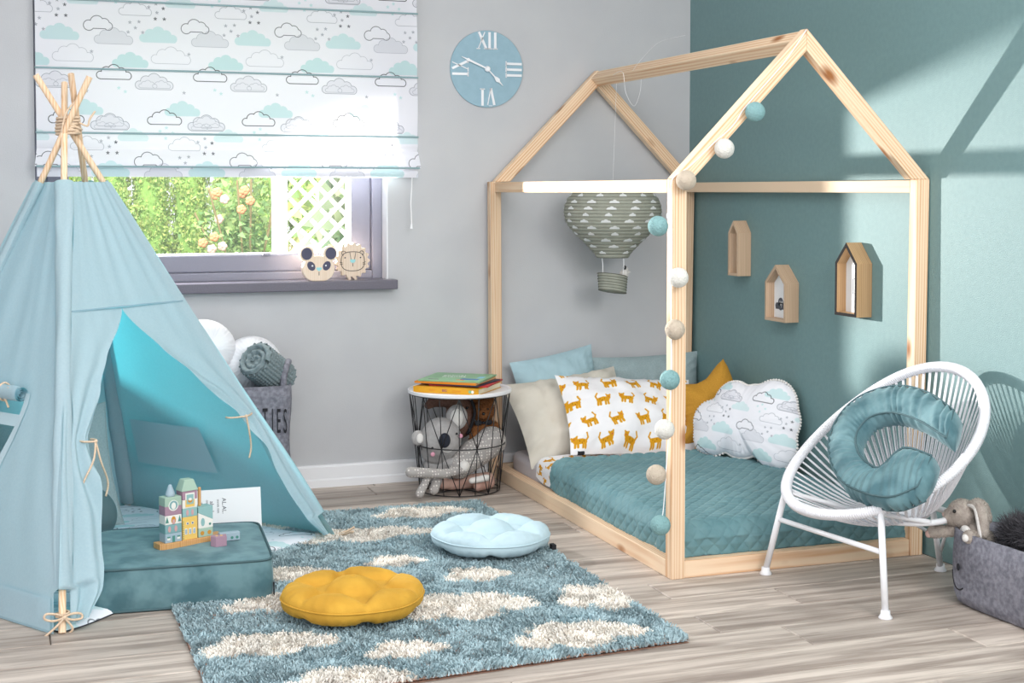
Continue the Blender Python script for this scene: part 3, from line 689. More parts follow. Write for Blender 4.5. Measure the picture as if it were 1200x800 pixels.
def panel(name, P0, P1, fL, fR, t0, t1, ns, nt, disp, m='tent', parent=None):
    n = (P1-P0).cross(X_-P0).normalized()
    if (n.x*(CEN.x-P0.x)+n.y*(CEN.y-P0.y)) > 0: n = -n
    def fn(u, v):
        t = t0+(t1-t0)*v; s = fL(t)+(fR(t)-fL(t))*u
        if t > .8: s_ = .5+(s-.5)*(1+.9*((t-.8)/.1)*.5) if False else s
        else: s_ = s
        return tuple(pt(P0, P1, s_, t)+n*disp(s, t, u))
    return obj(name, grid(ns, nt, fn), m, parent or tent, True)
def lerpt(tab):
    def f(t):
        for (a, x), (b, y) in zip(tab, tab[1:]):
            if a <= t <= b or b <= t <= a: q = (t-a)/(b-a); q = q*q*(3-2*q)*.35+q*.65; return x+(y-x)*q
        return tab[0][1] if abs(t-tab[0][0]) < abs(t-tab[-1][0]) else tab[-1][1]
    return f
def wr(s, t, seed): # soft wrinkles running from the apex
    return .018+ .010*noise.noise(Vector((s*4.5+seed, t*2.2, 0)))*(1.1-t)*1.6 + .004*noise.noise(Vector((s*13+seed*2, t*4, 3)))
TOP = .868
def bulge(t): return 1.0 if t < .7 else 1.0
left = lambda t: (-.028-.10*max(0, (t-.55))**1.5) if t > .072 else .012
right = lambda t: (1.028+.13*max(0, (t-.55))**1.2) if t > .06 else .985
# front right face: upper cloth, then two flaps tied back
TA = .585
LT = lerpt([(TA, .439), (.49, .235), (.433, .160), (.376, .12), (.336, .085), (.30, .093), (.2, .112), (.1, .10), (.055, .085), (.012, .045)])
RT = lerpt([(TA, .443), (.49, .62), (.429, .735), (.37, .83), (.325, .885), (.29, .90), (.255, .893), (.19, .885), (.13, .892), (.06, .91), (.012, .945)])
dz = lambda s, t, u: wr(s, t, 1)
panel('front_panel', A_, B_, left, right, TOP, TA+.005, 40, 30, dz)
panel('upper_seam', A_, B_, lambda t: .0, lambda t: 1.0, TA+.0075, TA+.0045, 40, 1, lambda s, t, u: wr(s, t, 1)+.0012, 'tent_seam')
def flap(side):
    f = LT if side < 0 else RT
    def d(s, t, u):
        k = max(0, 1-t/TA)                                    # 0 at the seam
        g = math.exp(-((t-.33)/.09)**2)                       # gathered by the tie
        uu = u if side < 0 else 1-u                           # 0 at pole, 1 at free edge
        pl = math.sin(uu*(11+6*g)+(.6 if side < 0 else 1.3)+2.2*(t-.3))*.5+.5
        amp = (.026*min(1, k*2.2))*(1-.35*g)*(uu**.5)
        roll = .03*min(1, k*1.6)*uu**3*(1-.3*g)
        return wr(s, t, 1)*(1-.3*uu)+pl*amp+roll + (.02*math.exp(-((t-.06)/.05)**2)*uu if side < 0 else 0)
    if side < 0: return panel('door_flap', A_, B_, left, f, TA+.005, .012, 34, 90, d)
    return panel('door_flap', A_, B_, f, right, TA+.005, .012, 34, 90, d)
flap(-1); flap(1)
# front left face with a window: strips around the opening
WL = lerpt([(.41, .262), (.256, .40)]); WR = lerpt([(.41, .738), (.256, .60)])
dl = lambda s, t, u: wr(s, t, 5)
lft = lambda t: -.028-.02*t; rgt = lambda t: 1.03+.17*max(0, t-.3)
panel('side_panel', A_, C_, left, rgt, TOP, .42, 34, 24, dl)
panel('side_panel', A_, C_, left, WL, .42, .24, 14, 10, dl); panel('side_panel', A_, C_, WR, rgt, .42, .24, 14, 10, dl)
panel('side_panel', A_, C_, left, rgt, .24, -.004, 34, 14, dl)
panel('side_hem', A_, C_, lambda t: .02, lambda t: .99, .055, .0, 30, 3, lambda s, t, u: wr(s, t, 5)+.004, 'tent')
panel('window_bar', A_, C_, WL, WR, .376, .352, 12, 1, lambda s, t, u: wr(s, t, 5)+.001, 'tent_trim')
panel('window_trim', A_, C_, lambda t: WL(t)-.035, WL, .42, .23, 3, 8, lambda s, t, u: wr(s, t, 5)+.0025, 'tent_trim')
# backs
def back(P0, P1, seed): panel('back_panel', P0, P1, lambda t: -.03, lambda t: 1.03+.12*max(0, t-.3), TOP, .0, 34, 34, lambda s, t, u: .014+.010*noise.noise(Vector((s*3+seed, t*3, 0)))*(1-t))
back(B_, D_, 8); back(C_, D_, 12)
pk = panel('inner_pocket', B_, D_, lambda t: .40, lambda t: .88-.0*t, .272, .15, 16, 8, lambda s, t, u: -.006+.010*noise.noise(Vector((s*3+8, t*3, 0)))*(1-t)-.004*math.sin(u*PI), 'tent_trim')
# pole sleeves
for k, (Pa, sd) in {'A': (A_, 0), 'B': (B_, 1), 'C': (C_, 2), 'D': (D_, 3)}.items():
    out = Vector((Pa.x-CEN.x, Pa.y-CEN.y, 0)).normalized()
    lo = {'A': .075, 'B': .068, 'C': .0, 'D': .02}[k]
    def fn(u, v, Pa=Pa, k=k, lo=lo, out=out):
        t = lo+(TOP+.004-lo)*v; p = Pa.lerp(X_+Vector(POFF[k])*1.0, t); ax = (X_-Pa).normalized(); e1 = ax.cross(out).normalized(); e2 = e1.cross(ax)
        a = 2*PI*u; r = .0195+.0035*noise.noise(Vector((t*14, a*1.0, sd)))+.003*math.sin(a*2+t*9)
        return tuple(p+(e1*math.cos(a)*r*1.25+e2*math.sin(a)*r*.95))
    obj('pole_sleeve', grid(16, 60, fn), 'tent', tent, True)
# lashing and ties
def helix(c, ax, r, turns, pitch, n=20, ph=0.):
    ax = Vector(ax).normalized(); e1 = ax.cross(Vector((1, 0, .2))).normalized(); e2 = ax.cross(e1); P = []
    for i in range(int(turns*n)+1):
        a = 2*PI*i/n+ph; P.append(Vector(c)+(e1*math.cos(a)+e2*math.sin(a))*r*(1+.06*math.sin(i*1.3))+ax*pitch*i/n)
    return P
lash = join(tube(helix(X_-Vector((0, .0, .028)), (0, 0, 1), .034, 6, .0095), .0042, 7), tube(helix(X_-Vector((0, 0, .015)), (.45, .1, 1), .034, 2.2, .012, ph=1), .0042, 7),
            tube(spline([X_+Vector((.03, -.03, .01)), X_+Vector((.055, -.03, .0)), X_+Vector((.062, -.03, .02)), X_+Vector((.078, -.03, .045))]), .0032, 7),
            tube(spline([X_+Vector((-.02, -.036, -.03)), X_+Vector((-.018, -.045, .0)), X_+Vector((.0, -.04, .05)), X_+Vector((.055, -.03, .108))]), .0028, 7))
obj('lashing_cord', lash, 'cord_beige', tent, True)
def bow(c, s, label=None, ax=(1, 0, 0), down=.06):
    c = Vector(c); x = Vector(ax).normalized(); z = Vector((0, 0, 1)); y = Vector((x.y, -x.x, 0)); r = .0032
    g = lambda a, b, e=0: c+x*a*s+z*b*s+y*e*s
    return join(tube(spline([g(0, 0, .004), g(-.02, .012, .012), g(-.046, .016, .01), g(-.05, .004, .01), g(-.028, -.004, .012), g(0, 0, .01)], 6), r, 7),
                tube(spline([g(0, 0, .004), g(.02, .008, .012), g(.042, .004, .008), g(.044, -.008, .01), g(.02, -.008, .012), g(0, 0, .01)], 6), r, 7),
                tube(spline([g(0, 0, .01), g(-.022, -.02, .012), g(-.05, -down, .004)], 6), r, 7), tube(spline([g(0, 0, .01), g(.02, -.03, .012), g(.012, -down, .004)], 6), r, 7), ball(g(0, 0, .01), .006*s, 6))
fx = (B_-A_).normalized()
pa_ = A_.lerp(X_, .035); obj('tie', join(bow(pa_+Vector((.002, -.018, -.006)), 1.0, ax=(1, .2, 0), down=.045), tube(helix(pa_-Vector((0, 0, .01)), (0, 0, 1), .0165, 2, .006), .0028, 6)), 'cord_beige', tent, True)
nrm = Vector((fx.y, -fx.x, 0))
def tie(s, t, w, tails, o=.06):
    c = pt(A_, B_, s, t)+nrm*o; c0 = pt(A_, B_, s-w/2, t+.0)+nrm*(o-.02); c1 = pt(A_, B_, s+w/2, t)+nrm*(o-.02)
    out = [tube(spline([c0-nrm*.02, c0, c, c1, c1-nrm*.02], 5), .003, 6), ball(c, .0055, 6)]
    for dx, dz_, b in tails: out.append(tube(spline([c, c+fx*dx*.3+Vector((0, 0, -dz_*.35))+nrm*.008, c+fx*(dx*.8+b)+Vector((0, 0, -dz_*.75)), c+fx*dx+Vector((0, 0, -dz_))], 5), .0031, 6))
    return join(*out)
obj('tie', tie(.075, .338, .05, [(-.055, .14, -.002), (.035, .16, .016)]), 'cord_beige', tent, True)
obj('tie', tie(.905, .325, .13, [(.012, .135, .012)], .055), 'cord_beige', tent, True)
pb_ = B_+Vector((.01, .0, .012)); obj('tie', join(tube(spline([pb_, pb_+Vector((.03, -.03, .008)), pb_+Vector((.05, -.09, .03)), pb_+Vector((.055, -.06, .02))], 6), .004, 6), tube(spline([pb_, pb_+Vector((.05, .0, .01)), pb_+Vector((.075, -.01, .025))], 6), .004, 6)), 'cord_beige', tent, True)
# rolled up window flap
r0 = pt(A_, C_, .255, .425); r1 = pt(A_, C_, .76, .425); ln = Vector((A_.y-C_.y, C_.x-A_.x, 0)).normalized()
if ln.dot(CEN-A_) > 0: ln = -ln
ax = (r1-r0).normalized(); e1 = ln; e2 = ax.cross(e1)
def roll(u, v):
    a = u*2*PI*3.2; r = .006+.0042*a/2/PI*1.35+.002*noise.noise(Vector((v*6, u*3, 0))); p = r0.lerp(r1, v)+ln*.038
    return tuple(p+(e1*math.cos(a)+e2*math.sin(a))*r)
obj('rolled_flap', grid(60, 20, roll), 'tent', tent, True)
pr = pt(A_, C_, .40, .425)+ln*.062; obj('tie', join(bow(pr, .95, ax=tuple(ax), down=.04), tube(helix(pr-ln*.024-ax*.0, ax, .0245, 1.2, .003), .003, 6)), 'cord_beige', tent, True)

# ---------------------------------------------------------------- mat and cushions inside the tent
arr2 = cloud_print(1.2, 1.2, 500, pitch=.30, k=1.0); img_mat('cloud_fabric', arr2, .9, bump=.15, bscale=60)
def matfn(u, v):
    a = A_.lerp(B_, u); b = C_.lerp(D_, u); p = a.lerp(b, v); p = CEN+(p-CEN)*(1.0+.015*math.sin(u*23)+.01*math.sin(v*31))
    e = min(u, 1-u, v, 1-v); z = .020*min(1, e*22)**.5+.005+.006*noise.noise(Vector((u*7, v*7, 0)))*min(1, e*15)
    return (p.x, p.y, z)
V, F = grid(60, 60, matfn); U = [((v[0]+3.3)/1.2, (v[1]+1.7)/1.2) for v in V]
mt = obj('play_mat', (V, F, U), 'cloud_fabric', smooth=True, loc=(CEN.x, CEN.y, 0)); tag(mt, 'thin white padded mat printed with clouds on the floor inside tent', 'mat')
obj('mat_underside', ([(x, y, max(0.0015, z-.014)) for x, y, z in V], [f[::-1] for f in F]), 'print_grey', mt, True)

# teal velvet floor cushion (box) in front of the tent door
fc = thing('floor_cushion', 'thick square teal velvet floor cushion with piping at tent door', 'cushion', (-2.27, -1.25, 0))
def boxcushion(w, d, h, M, seed=0, puff=.008, n=36):
    V, F, U = [], [], []
    R_ = .022
    def fn(u, v): # spherical-cube style wrap: top, sides, bottom as one lofted surface
        a = u*2*PI; sx = math.copysign(abs(math.cos(a))**.16, math.cos(a)); sy = math.copysign(abs(math.sin(a))**.16, math.sin(a))
        if v < .35: k = v/.35; z = h; k2 = k
        elif v < .65: q = (v-.35)/.3; z = h*(1-q); k2 = 1+.022*math.sin(q*PI)
        else: k = (1-v)/.35; z = 0; k2 = k
        x, y = sx*w/2*k2, sy*d/2*k2
        if v < .35: z += puff*(1-k**3)+wob(x+seed, y, 0, 9, .004)*(1-k**6)
        if .35 <= v <= .65: nn = wob(x*1.0+seed, y, z*1.2, 12, .005)*math.sin((v-.35)/.3*PI); x += sx*nn; y += sy*nn
        return tuple(M @ Vector((x, y, z)))
    return grid(160, 50, fn)
Mc = Matrix.Translation((-2.262, -1.243, 0)) @ Matrix.Rotation(math.radians(-4.5), 4, 'Z')
obj('cover', boxcushion(.487, .475, .122, Mc), 'velvet_teal', fc, True)
def rrect(w, d, z, n=120, p=.16): return [Mc @ Vector((math.copysign(abs(math.cos(2*PI*i/n))**p, math.cos(2*PI*i/n))*w/2, math.copysign(abs(math.sin(2*PI*i/n))**p, math.sin(2*PI*i/n))*d/2, z)) for i in range(n)]
for z in (.121, .006): obj('piping', tube(rrect(.490, .478, z, 400), .0034, 6, closed=True), 'piping', fc, True)
ct = obj('care_tag', xf(box(.2445, .2475, -.225, -.213, .018, .052), Mc), 'black_thread', fc)
# grey-green cushion leaning inside, and round velvet cushion
gp = tag(obj('square_cushion', xf(pillow(.40, .40, .11, seed=3), frame((-2.60, -.63, .235), (.98, -.1, .14), (-.16, .10, .98))), 'greyteal_linen', smooth=True, loc=(-2.6, -.64, .03)), 'pale grey-green square cushion leaning inside the tent behind left flap', 'cushion')
obj('cover_seam', xf(([(x*1.004, y*1.004, z) for x, y, z in tube([(math.copysign(1, math.cos(a))*min(1, abs(math.cos(a))*1.42)*.2*(1-.07*(1-min(1, abs(math.sin(a))*1.42)**2)), math.copysign(1, math.sin(a))*min(1, abs(math.sin(a))*1.42)*.2*(1-.07*(1-min(1, abs(math.cos(a))*1.42)**2)), 0) for a in np.linspace(0, 2*PI, 80, endpoint=False)], .0022, 5, closed=True)[0]], tube([(math.cos(a), math.sin(a), 0) for a in np.linspace(0, 2*PI, 80, endpoint=False)], .0022, 5, closed=True)[1]), frame((-2.60, -.63, .235), (.98, -.1, .14), (-.16, .10, .98))), 'greyteal_linen', gp, True)
rc = tag(obj('round_cushion', xf(rpillow(lambda a: .105+.004*math.cos(3*a), .12, wr=.002), frame((-2.515, -.80, .130), (.95, -.2, 0), (.1, .12, .98))), 'velvet_teal_dark', smooth=True, loc=(-2.515, -.8, .03)), 'small round dark teal velvet cushion by the tent door flap', 'cushion')
obj('button', ball((-2.525, -.862, .140), .006, 6), 'velvet_teal_dark', rc, True)

# white booklet leaning inside the tent
bk = thing('picture_card', 'white printed booklet standing upright behind the toy houses in tent', 'booklet', (-2.05, -.92, .03))
Mb = frame((-2.075, -.93, .127), (.99, -.02, .0), (.0, .2, .97))
obj('cover', xf(box(-.1, .1, -.082, .082, -.006, .006), Mb), 'card_white', bk)
for i, (t_, s_, x_) in enumerate((('a b c', .016, -.075), ('mmm nn', .012, -.058), ('abcd', .018, -.044), ('mnm nm', .012, -.024), ('AL.AL.', .018, -.006))):
    obj('lettering', xf(xf(text_vf(t_, s_, .0002), Matrix.Translation((x_-.01, .03, .0064)) @ Matrix.Rotation(-PI/2, 4, 'Z')), Mb), 'print_grey', bk)

# ---------------------------------------------------------------- wooden toy town on the cushion
for n_, c_ in dict(t_blue='#9fb2be', t_greenblue='#7fa5a8', t_white='#e6e4de', t_mauve='#a68697', t_sage='#a3bcac', t_yellow='#e6c06a', t_teal='#8fb6b6', t_dkgreen='#4f8a80', t_ochre='#c98f3a', t_rose='#c9a0a0', t_navy='#4a6a92').items(): mat(n_, c_, None, .6)
tw = thing('toy_town', 'wooden stacking toy with painted house blocks on teal floor cushion', 'toy', (-2.24, -1.26, .128))
Mt = frame((-2.238, -1.262, .1285), (.93, .36, 0), (-.36, .93, 0))   # local x along base, y back, z up
def tb(name, vf, m, parent=tw, bev=.0015):
    o = obj(name, xf(vf, Mt), m, parent)
    if bev: bevel(o, bev)
    return o
def flip(vf): return vf
tb('base', prism([(-.105, -.02), (-.095, -.026), (.10, -.026), (.10, .02), (-.105, .02)], 0, .017), 'warm_wood')
Y0 = -.021; YB = .017
def face(parent, m, x0, x1, z0, z1, d=.0008): return tb('print', box(x0, x1, Y0-d, Y0, z0, z1), m, parent, 0)
def fpoly(parent, m, P, d=.0009):
    n = len(P); V = [(x, Y0-d, z) for x, z in P]+[(x, Y0+.0002, z) for x, z in P]; return tb('print', (V, [tuple(range(n)), tuple(range(2*n-1, n-1, -1))]+[(i, n+i, n+(i+1) % n, (i+1) % n) for i in range(n)]), m, parent, 0)
def disc(parent, m, x, z, r, rz=None, d=.001): return fpoly(parent, m, circ(x, z, r, 16, rz), d)
xl0, xl1 = -.088, -.036; z = .017
b1 = tb('block', box(xl0, xl1, Y0, YB, z, z+.026), 't_blue')
face(b1, 't_dkgreen', -.066, -.058, z+.001, z+.019); face(b1, 't_white', -.082, -.073, z+.008, z+.016); face(b1, 't_white', -.051, -.042, z+.008, z+.016); face(b1, 't_dkgreen', -.082, -.073, z+.014, z+.018, .001); face(b1, 't_dkgreen', -.051, -.042, z+.014, z+.018, .001)
z += .026; b2 = tb('block', box(xl0, xl1, Y0, YB, z, z+.026), 't_greenblue')
for x in (-.075, -.055): disc(b2, 't_rose', x, z+.013, .0045, .009)
z += .026; b3 = tb('block', box(xl0, xl1, Y0, YB, z, z+.026), 't_white')
disc(b3, 't_ochre', -.062, z+.012, .007, .011); face(b3, 't_rose', -.066, -.058, z+.001, z+.014, .0014)
for x in (-.082, -.043): fpoly(b3, 't_dkgreen', [(x-.005, z+.006), (x+.005, z+.006), (x, z+.024)])
z += .026; b4 = tb('block', box(xl0, xl1, Y0, YB, z, z+.026), 't_mauve'); z += .026
b5 = tb('block', box(xl0, xl1, Y0, YB, z, z+.026), 't_sage'); disc(b5, 't_white', -.062, z+.002, .0155, None, .001); disc(b5, 't_greenblue', -.062, z+.003, .013, None, .0014); disc(b5, 't_white', -.062, z+.001, .007, .010, .0018)
z += .026; tb('cone_roof', lathe([(.0135, 0), (.014, .006), (.0055, .030), (.003, .033), (.0005, .034)], 20, (-.062, -.002, z)), 't_blue')
xm0, xm1 = -.033, .014; z = .017
m1 = tb('block', box(xm0, xm1, Y0, YB, z, z+.066), 't_yellow')
for x in (-.018, -.002): face(m1, 't_white', x-.0035, x+.0035, z+.044, z+.051); face(m1, 't_navy', x-.0022, x+.0022, z+.0452, z+.050, .0012)
for x in (-.023, -.010, .003): face(m1, 't_white', x-.004, x+.004, z+.016, z+.033); face(m1, 't_blue', x-.003, x+.003, z+.0175, z+.031, .0012)
for k in range(9): face(m1, 't_dkgreen', xm0+.001, xm0+.003, z+.004+k*.006, z+.007+k*.006)
z += .066; m2 = tb('block', box(xm0, xm1, Y0, YB, z, z+.025), 't_teal')
for x in (-.018, -.002): disc(m2, 't_rose', x, z+.0125, .004, .009)
z += .025; m3 = tb('block', box(xm0, xm1, Y0, YB, z, z+.025), 't_white'); m4 = tb('block', box(xm0, xm1, Y0, YB, z+.025, z+.050), 't_mauve')
face(m3, 't_yellow', -.024, .005, z+.004, z+.025); face(m4, 't_white', -.024, .005, z+.025, z+.044); face(m4, 't_teal', -.0205, .0015, z+.012, z+.040, .0014); disc(m4, 't_ochre', -.0095, z+.022, .007, .006, .002); disc(m4, 't_white', -.0095, z+.026, .005, .004, .0024)
z += .050; tb('roof', xf(([(xm0-.003, Y0-.002, 0), (xm1+.003, Y0-.002, 0), (xm1+.003, YB, 0), (xm0-.003, YB, 0), (xm0+.009, Y0+.004, .032), (xm1-.009, Y0+.004, .032), (xm1-.009, YB-.004, .032), (xm0+.009, YB-.004, .032)], [(3, 2, 1, 0), (4, 5, 6, 7), (0, 1, 5, 4), (1, 2, 6, 5), (2, 3, 7, 6), (3, 0, 4, 7)]), Matrix.Translation((0, 0, z))), 't_sage')
xr0, xr1 = .017, .064; z = .017
r1_ = tb('block', box(xr0, xr1, Y0, YB, z, z+.026), 't_sage')
for x in (.029, .052): disc(r1_, 't_ochre', x, z+.012, .006)
z += .026; yb = lambda P: ([(x, Y0, zz) for x, zz in P]+[(x, YB, zz) for x, zz in P], [tuple(range(len(P))), tuple(range(2*len(P)-1, len(P)-1, -1))]+[(i, len(P)+i, len(P)+(i+1) % len(P), (i+1) % len(P)) for i in range(len(P))])
r2_ = tb('block', yb([(xr0, z), (xr1, z), (xr1, z+.022), (xr0, z+.046)]), 't_white', bev=.001); disc(r2_, 't_teal', .031, z+.018, .006, .012); disc(r2_, 't_dkgreen', .054, z+.010, .0035)
tb('block', yb([(xr0, z+.046), (xr1, z+.022), (xr1, z+.062), (xr0, z+.062)]), 't_teal', bev=.001)
tb('peg', lathe([(.005, 0), (.005, .052), (.0035, .055)], 12, (.032, 0, z+.062)), 'warm_wood')
hx = tag(obj('toy_block', xf(prism([(-.024, -.005), (-.012, -.020), (.020, -.016), (.024, .008), (-.02, .010)], 0, .030), frame((-2.163, -1.315, .1285), (.98, .1, 0), (-.1, .98, 0))), 't_mauve', loc=(-2.163, -1.315, .1285)), 'small mauve wooden block lying alone by the toy town base', 'toy block'); bevel(hx, .0015)
obj('dot', join(*[xf(lathe([(.004, 0), (.004, .0008)], 10, (x, -.008, .030)), frame((-2.163, -1.315, .1285), (.98, .1, 0), (-.1, .98, 0))) for x in (-.007, .006)]), 't_yellow', hx)
Mk = frame((-2.125, -1.262, .1285), (.99, .12, 0), (-.12, .99, 0))
cb = tag(obj('toy_block', xf(box(-.030, .030, -.010, .012, 0, .024), Mk), 't_blue', loc=(-2.125, -1.262, .1285)), 'small grey-blue wooden block lying behind the mauve block', 'toy block'); bevel(cb, .0015)
obj('dot', join(*[xf(xf(lathe([(.0042, 0), (.0042, .0008)], 12), Matrix.Translation((x, -.010, .009)) @ Matrix.Rotation(PI/2, 4, 'X')), Mk) for x in (.006, .021)]), 't_dkgreen', cb)

# ---------------------------------------------------------------- laundry basket with pillows
lb = thing('laundry_basket', 'tall grey felt storage basket with black stitched letters behind tent', 'basket', (-1.88, -.2, 0))
def rr(w, d, z, c, n=64, p=.35, sk=0): return [(c[0]+math.copysign(abs(math.cos(2*PI*i/n))**p, math.cos(2*PI*i/n))*w/2, c[1]+math.copysign(abs(math.sin(2*PI*i/n))**p, math.sin(2*PI*i/n))*d/2, z+sk*math.cos(2*PI*i/n)) for i in range(n)]
def loft(rings, cap0=True, cap1=False):
    n = len(rings[0]); V = [p for r in rings for p in r]; F = [(j*n+i, j*n+(i+1) % n, (j+1)*n+(i+1) % n, (j+1)*n+i) for j in range(len(rings)-1) for i in range(n)]
    if cap0: F.append(tuple(range(n))[::-1])
    if cap1: F.append(tuple((len(rings)-1)*n+i for i in range(n)))
    return V, F
cL = (-1.885, -.17)
rings = [rr(.28+.01*math.sin(z*20), .24, z, cL) for z in np.linspace(.0, .44, 10)]+[rr(.28-.008, .232, .44, cL), rr(.272, .232, .30, cL), rr(.27, .23, .03, cL)]
obj('body', loft(rings, True, True), 'felt_grey', lb, True)
hx_ = -1.885+.14
hnd = grid(14, 1, lambda u, v: (hx_-.004+.018*math.sin(u*PI)+ (.012*v), -.25+.16*u, .415+.105*math.sin(u*PI)**.6 - .012*v))
o = obj('handle', join(tube(spline([(hx_-.012, -.10, .41), (hx_-.01, -.11, .47), (hx_+.012, -.13, .505), (hx_+.0, -.19, .515), (hx_-.015, -.24, .505), (hx_-.03, -.26, .46), (hx_-.03, -.27, .41)], 5), .012, 8)), 'felt_grey', lb, True)
for i, ch in enumerate('TTIES'):
    xx = (-.006, .029, .056, .078, .102)[i]
    M_ = Matrix.Translation((cL[0]+xx-.005+.012, -.17-.1235-.001, .315-.002*i)) @ Matrix.Rotation(PI/2, 4, 'X') @ Matrix.Diagonal((.34, 1.35, 1, 1))
    obj('lettering', xf(text_vf(ch, .095, .0003), M_), 'black_thread', lb)
def place_pillow(name, vf, M, m, label, cat, z0=None, group=None, loc=None):
    o = obj(name, xf(vf, M), m, smooth=True, loc=loc or M.translation); tag(o, label, cat, group); return o
place_pillow('bed_pillow', rpillow(lambda a: .105+.006*math.cos(2*a), .12, wr=.008, seed=2), frame((-2.035, -.13, .575), (.9, .0, -.45), (.42, .1, .9)), 'white_cotton', 'white stuffed pillow rising from felt basket, partly behind the tent edge', 'pillow', loc=(-1.99, -.14, .45))
place_pillow('bed_pillow', rpillow(lambda a: .105+.005*math.cos(2*a), .12, wr=.008, seed=5), frame((-1.865, -.115, .508), (.98, 0, -.1), (.1, .1, .95)), 'white_cotton', 'white stuffed pillow behind the rolled knitted blanket in felt basket', 'pillow', loc=(-1.84, -.13, .45))
# rolled knitted blanket: stitch relief on a spiral roll
def knit(u, v):
    a = u*2*PI; s = 1.0 if v < .999 else 1
    L = .17*v; r = .064+.005*math.sin(a*1.0+.5)+.0075*abs(math.sin(u*30*PI))*abs(math.sin((v*13+.5*(int(u*30) % 2))*PI))
    return Vector((r*math.cos(a), r*math.sin(a), L-.085))
Mn = frame((-1.862, -.235, .49), (.95, .2, .15), (-.0, .75, .55))
ax_k = Vector((-.62, -.50, .52)).normalized(); sx_k = Vector((.63, -.78, 0)); Mn = frame((-1.825, -.205, .488), sx_k, ax_k.cross(sx_k)); 
V, F = grid(170, 60, lambda u, v: tuple(knit(u, v)))
kb = tag(obj('knitted_blanket', xf((V, F), Mn), 'knit_teal', smooth=True, loc=(-1.85, -.22, .44)), 'rolled grey-teal knitted blanket lying in top of the felt basket', 'blanket')
def spir(u, v):
    a = u*2*PI*2.6; r = .063*(1-u*.86); z = (.085-.012*u if Mn else 0)+.012*math.sin(v*PI)
    th = .011; r2 = r+th*(v-.5)*2; return (r2*math.cos(a), r2*math.sin(a), z+.002*math.sin(u*150))
V, F = grid(200, 8, spir); obj('rolled_end', xf((V, F), Mn), 'knit_teal', kb, True)
obj('roll_core', xf(lathe([(.060, -.08), (.061, .078)], 24), Mn), 'knit_teal', kb)

# ---------------------------------------------------------------- rug
rug = thing('shaggy_rug', 'blue-grey shaggy rug with cream clouds on the plank floor', 'rug', (-1.71, -1.37, 0))
RC = [(-2.312, -.50), (-1.107, -.50), (-1.107, -2.212), (-2.312, -2.30)]
mat('rug_back', '#b98f7c', '#a47f6e', .95, 60); tint_mat('rug_pile', 1.0)
clouds = [(-1.63, -0.885, 0.44880000000000003, 0.175, 1), (-1.62, -1.245, 0.18359999999999999, 0.123, 1), (-1.56, -1.77, 0.36719999999999997, 0.228, 1), (-1.43, -1.475, 0.20400000000000001, 0.14, 1), (-1.175, -1.81, 0.2652, 0.228, 1), (-1.365, -2.105, 0.34680000000000005, 0.193, 1), (-1.815, -2.07, 0.1938, 0.123, 1), (-2.125, -1.915, 0.3366, 0.175, 1), (-2.0, -2.235, 0.2856, 0.158, 1), (-1.96, -1.28, 0.255, 0.158, 1), (-2.03, -1.56, 0.306, 0.175, 1), (-1.36, -0.63, 0.34680000000000005, 0.158, 1), (-1.87, -0.62, 0.306, 0.175, 1), (-1.15, -1.05, 0.20400000000000001, 0.14, 1)]
def cmask(x, y):
    d = np.full(x.shape, 9.)
    for cx, cy, w, h, _ in clouds:
        for a, b, r in ((-.36, -.1, .30), (-.12, .22, .42), (.16, .1, .44), (.38, -.08, .28), (0, -.2, .4)):
            d = np.minimum(d, np.hypot((x-cx-a*w)/w, (y-cy-b*h*1.0)/h*.62)-r*.55)
    return d
def rug_xy(u, v):
    (ax_, ay), (bx, by), (cx, cy), (dx, dy) = RC
    x = (1-v)*((1-u)*ax_+u*bx)+v*((1-u)*dx+u*cx); y = (1-v)*((1-u)*ay+u*by)+v*((1-u)*dy+u*cy); return x, y
V, F = grid(60, 84, lambda u, v: (*rug_xy(u, v), .008+.003*math.sin(u*9)*math.sin(v*13)))
rb = obj('backing', join((V, F), ([(x, y, .0012) for x, y, z in V], [f[::-1] for f in F])), 'rug_back', rug, True)
nT = 150000; r = np.random.default_rng(11); u = r.random(nT); v = r.random(nT); x, y = rug_xy(u, v)
d = cmask(x, y)+r.normal(0, .012, nT)+.02*np.sin(x*90)*np.sin(y*80)
base = np.where((d < 0)[:, None], np.array(lin('#f0ebe3')), np.array(lin('#a6bcc3')))
clump = np.array([noise.noise(Vector((float(a)*16, float(b)*16, 0))) for a, b in zip(x[::1], y[::1])])
base = base*(1+r.uniform(-.18, .14, (nT, 1)))*(1+.30*clump[:, None])
ang = clump*5+r.uniform(0, 2*PI, nT)*.55+2.5*np.sin(x*11+y*7); ln_ = r.uniform(.012, .022, nT)
D = np.stack([np.cos(ang)*.5, np.sin(ang)*.5, np.ones(nT)*.75], 1)*ln_[:, None]
P = np.stack([x, y, np.full(nT, .006)], 1)-np.array(ORG[rug.name]); sd = np.stack([np.cos(ang+1.4), np.sin(ang+1.4), np.zeros(nT)], 1)*.0023
sd2 = r.uniform(0, 2*PI, nT); sd = np.stack([np.cos(sd2), np.sin(sd2), np.zeros(nT)], 1)*.0024
VV = np.stack([P-sd, P+sd, P+D+sd*.7, P+D-sd*.7], 1).reshape(-1, 3); col = np.repeat(np.concatenate([base, np.ones((nT, 1))], 1), 4, 0)
raw('pile', VV, np.arange(nT*4).reshape(-1, 4), 'rug_pile', rug, col)

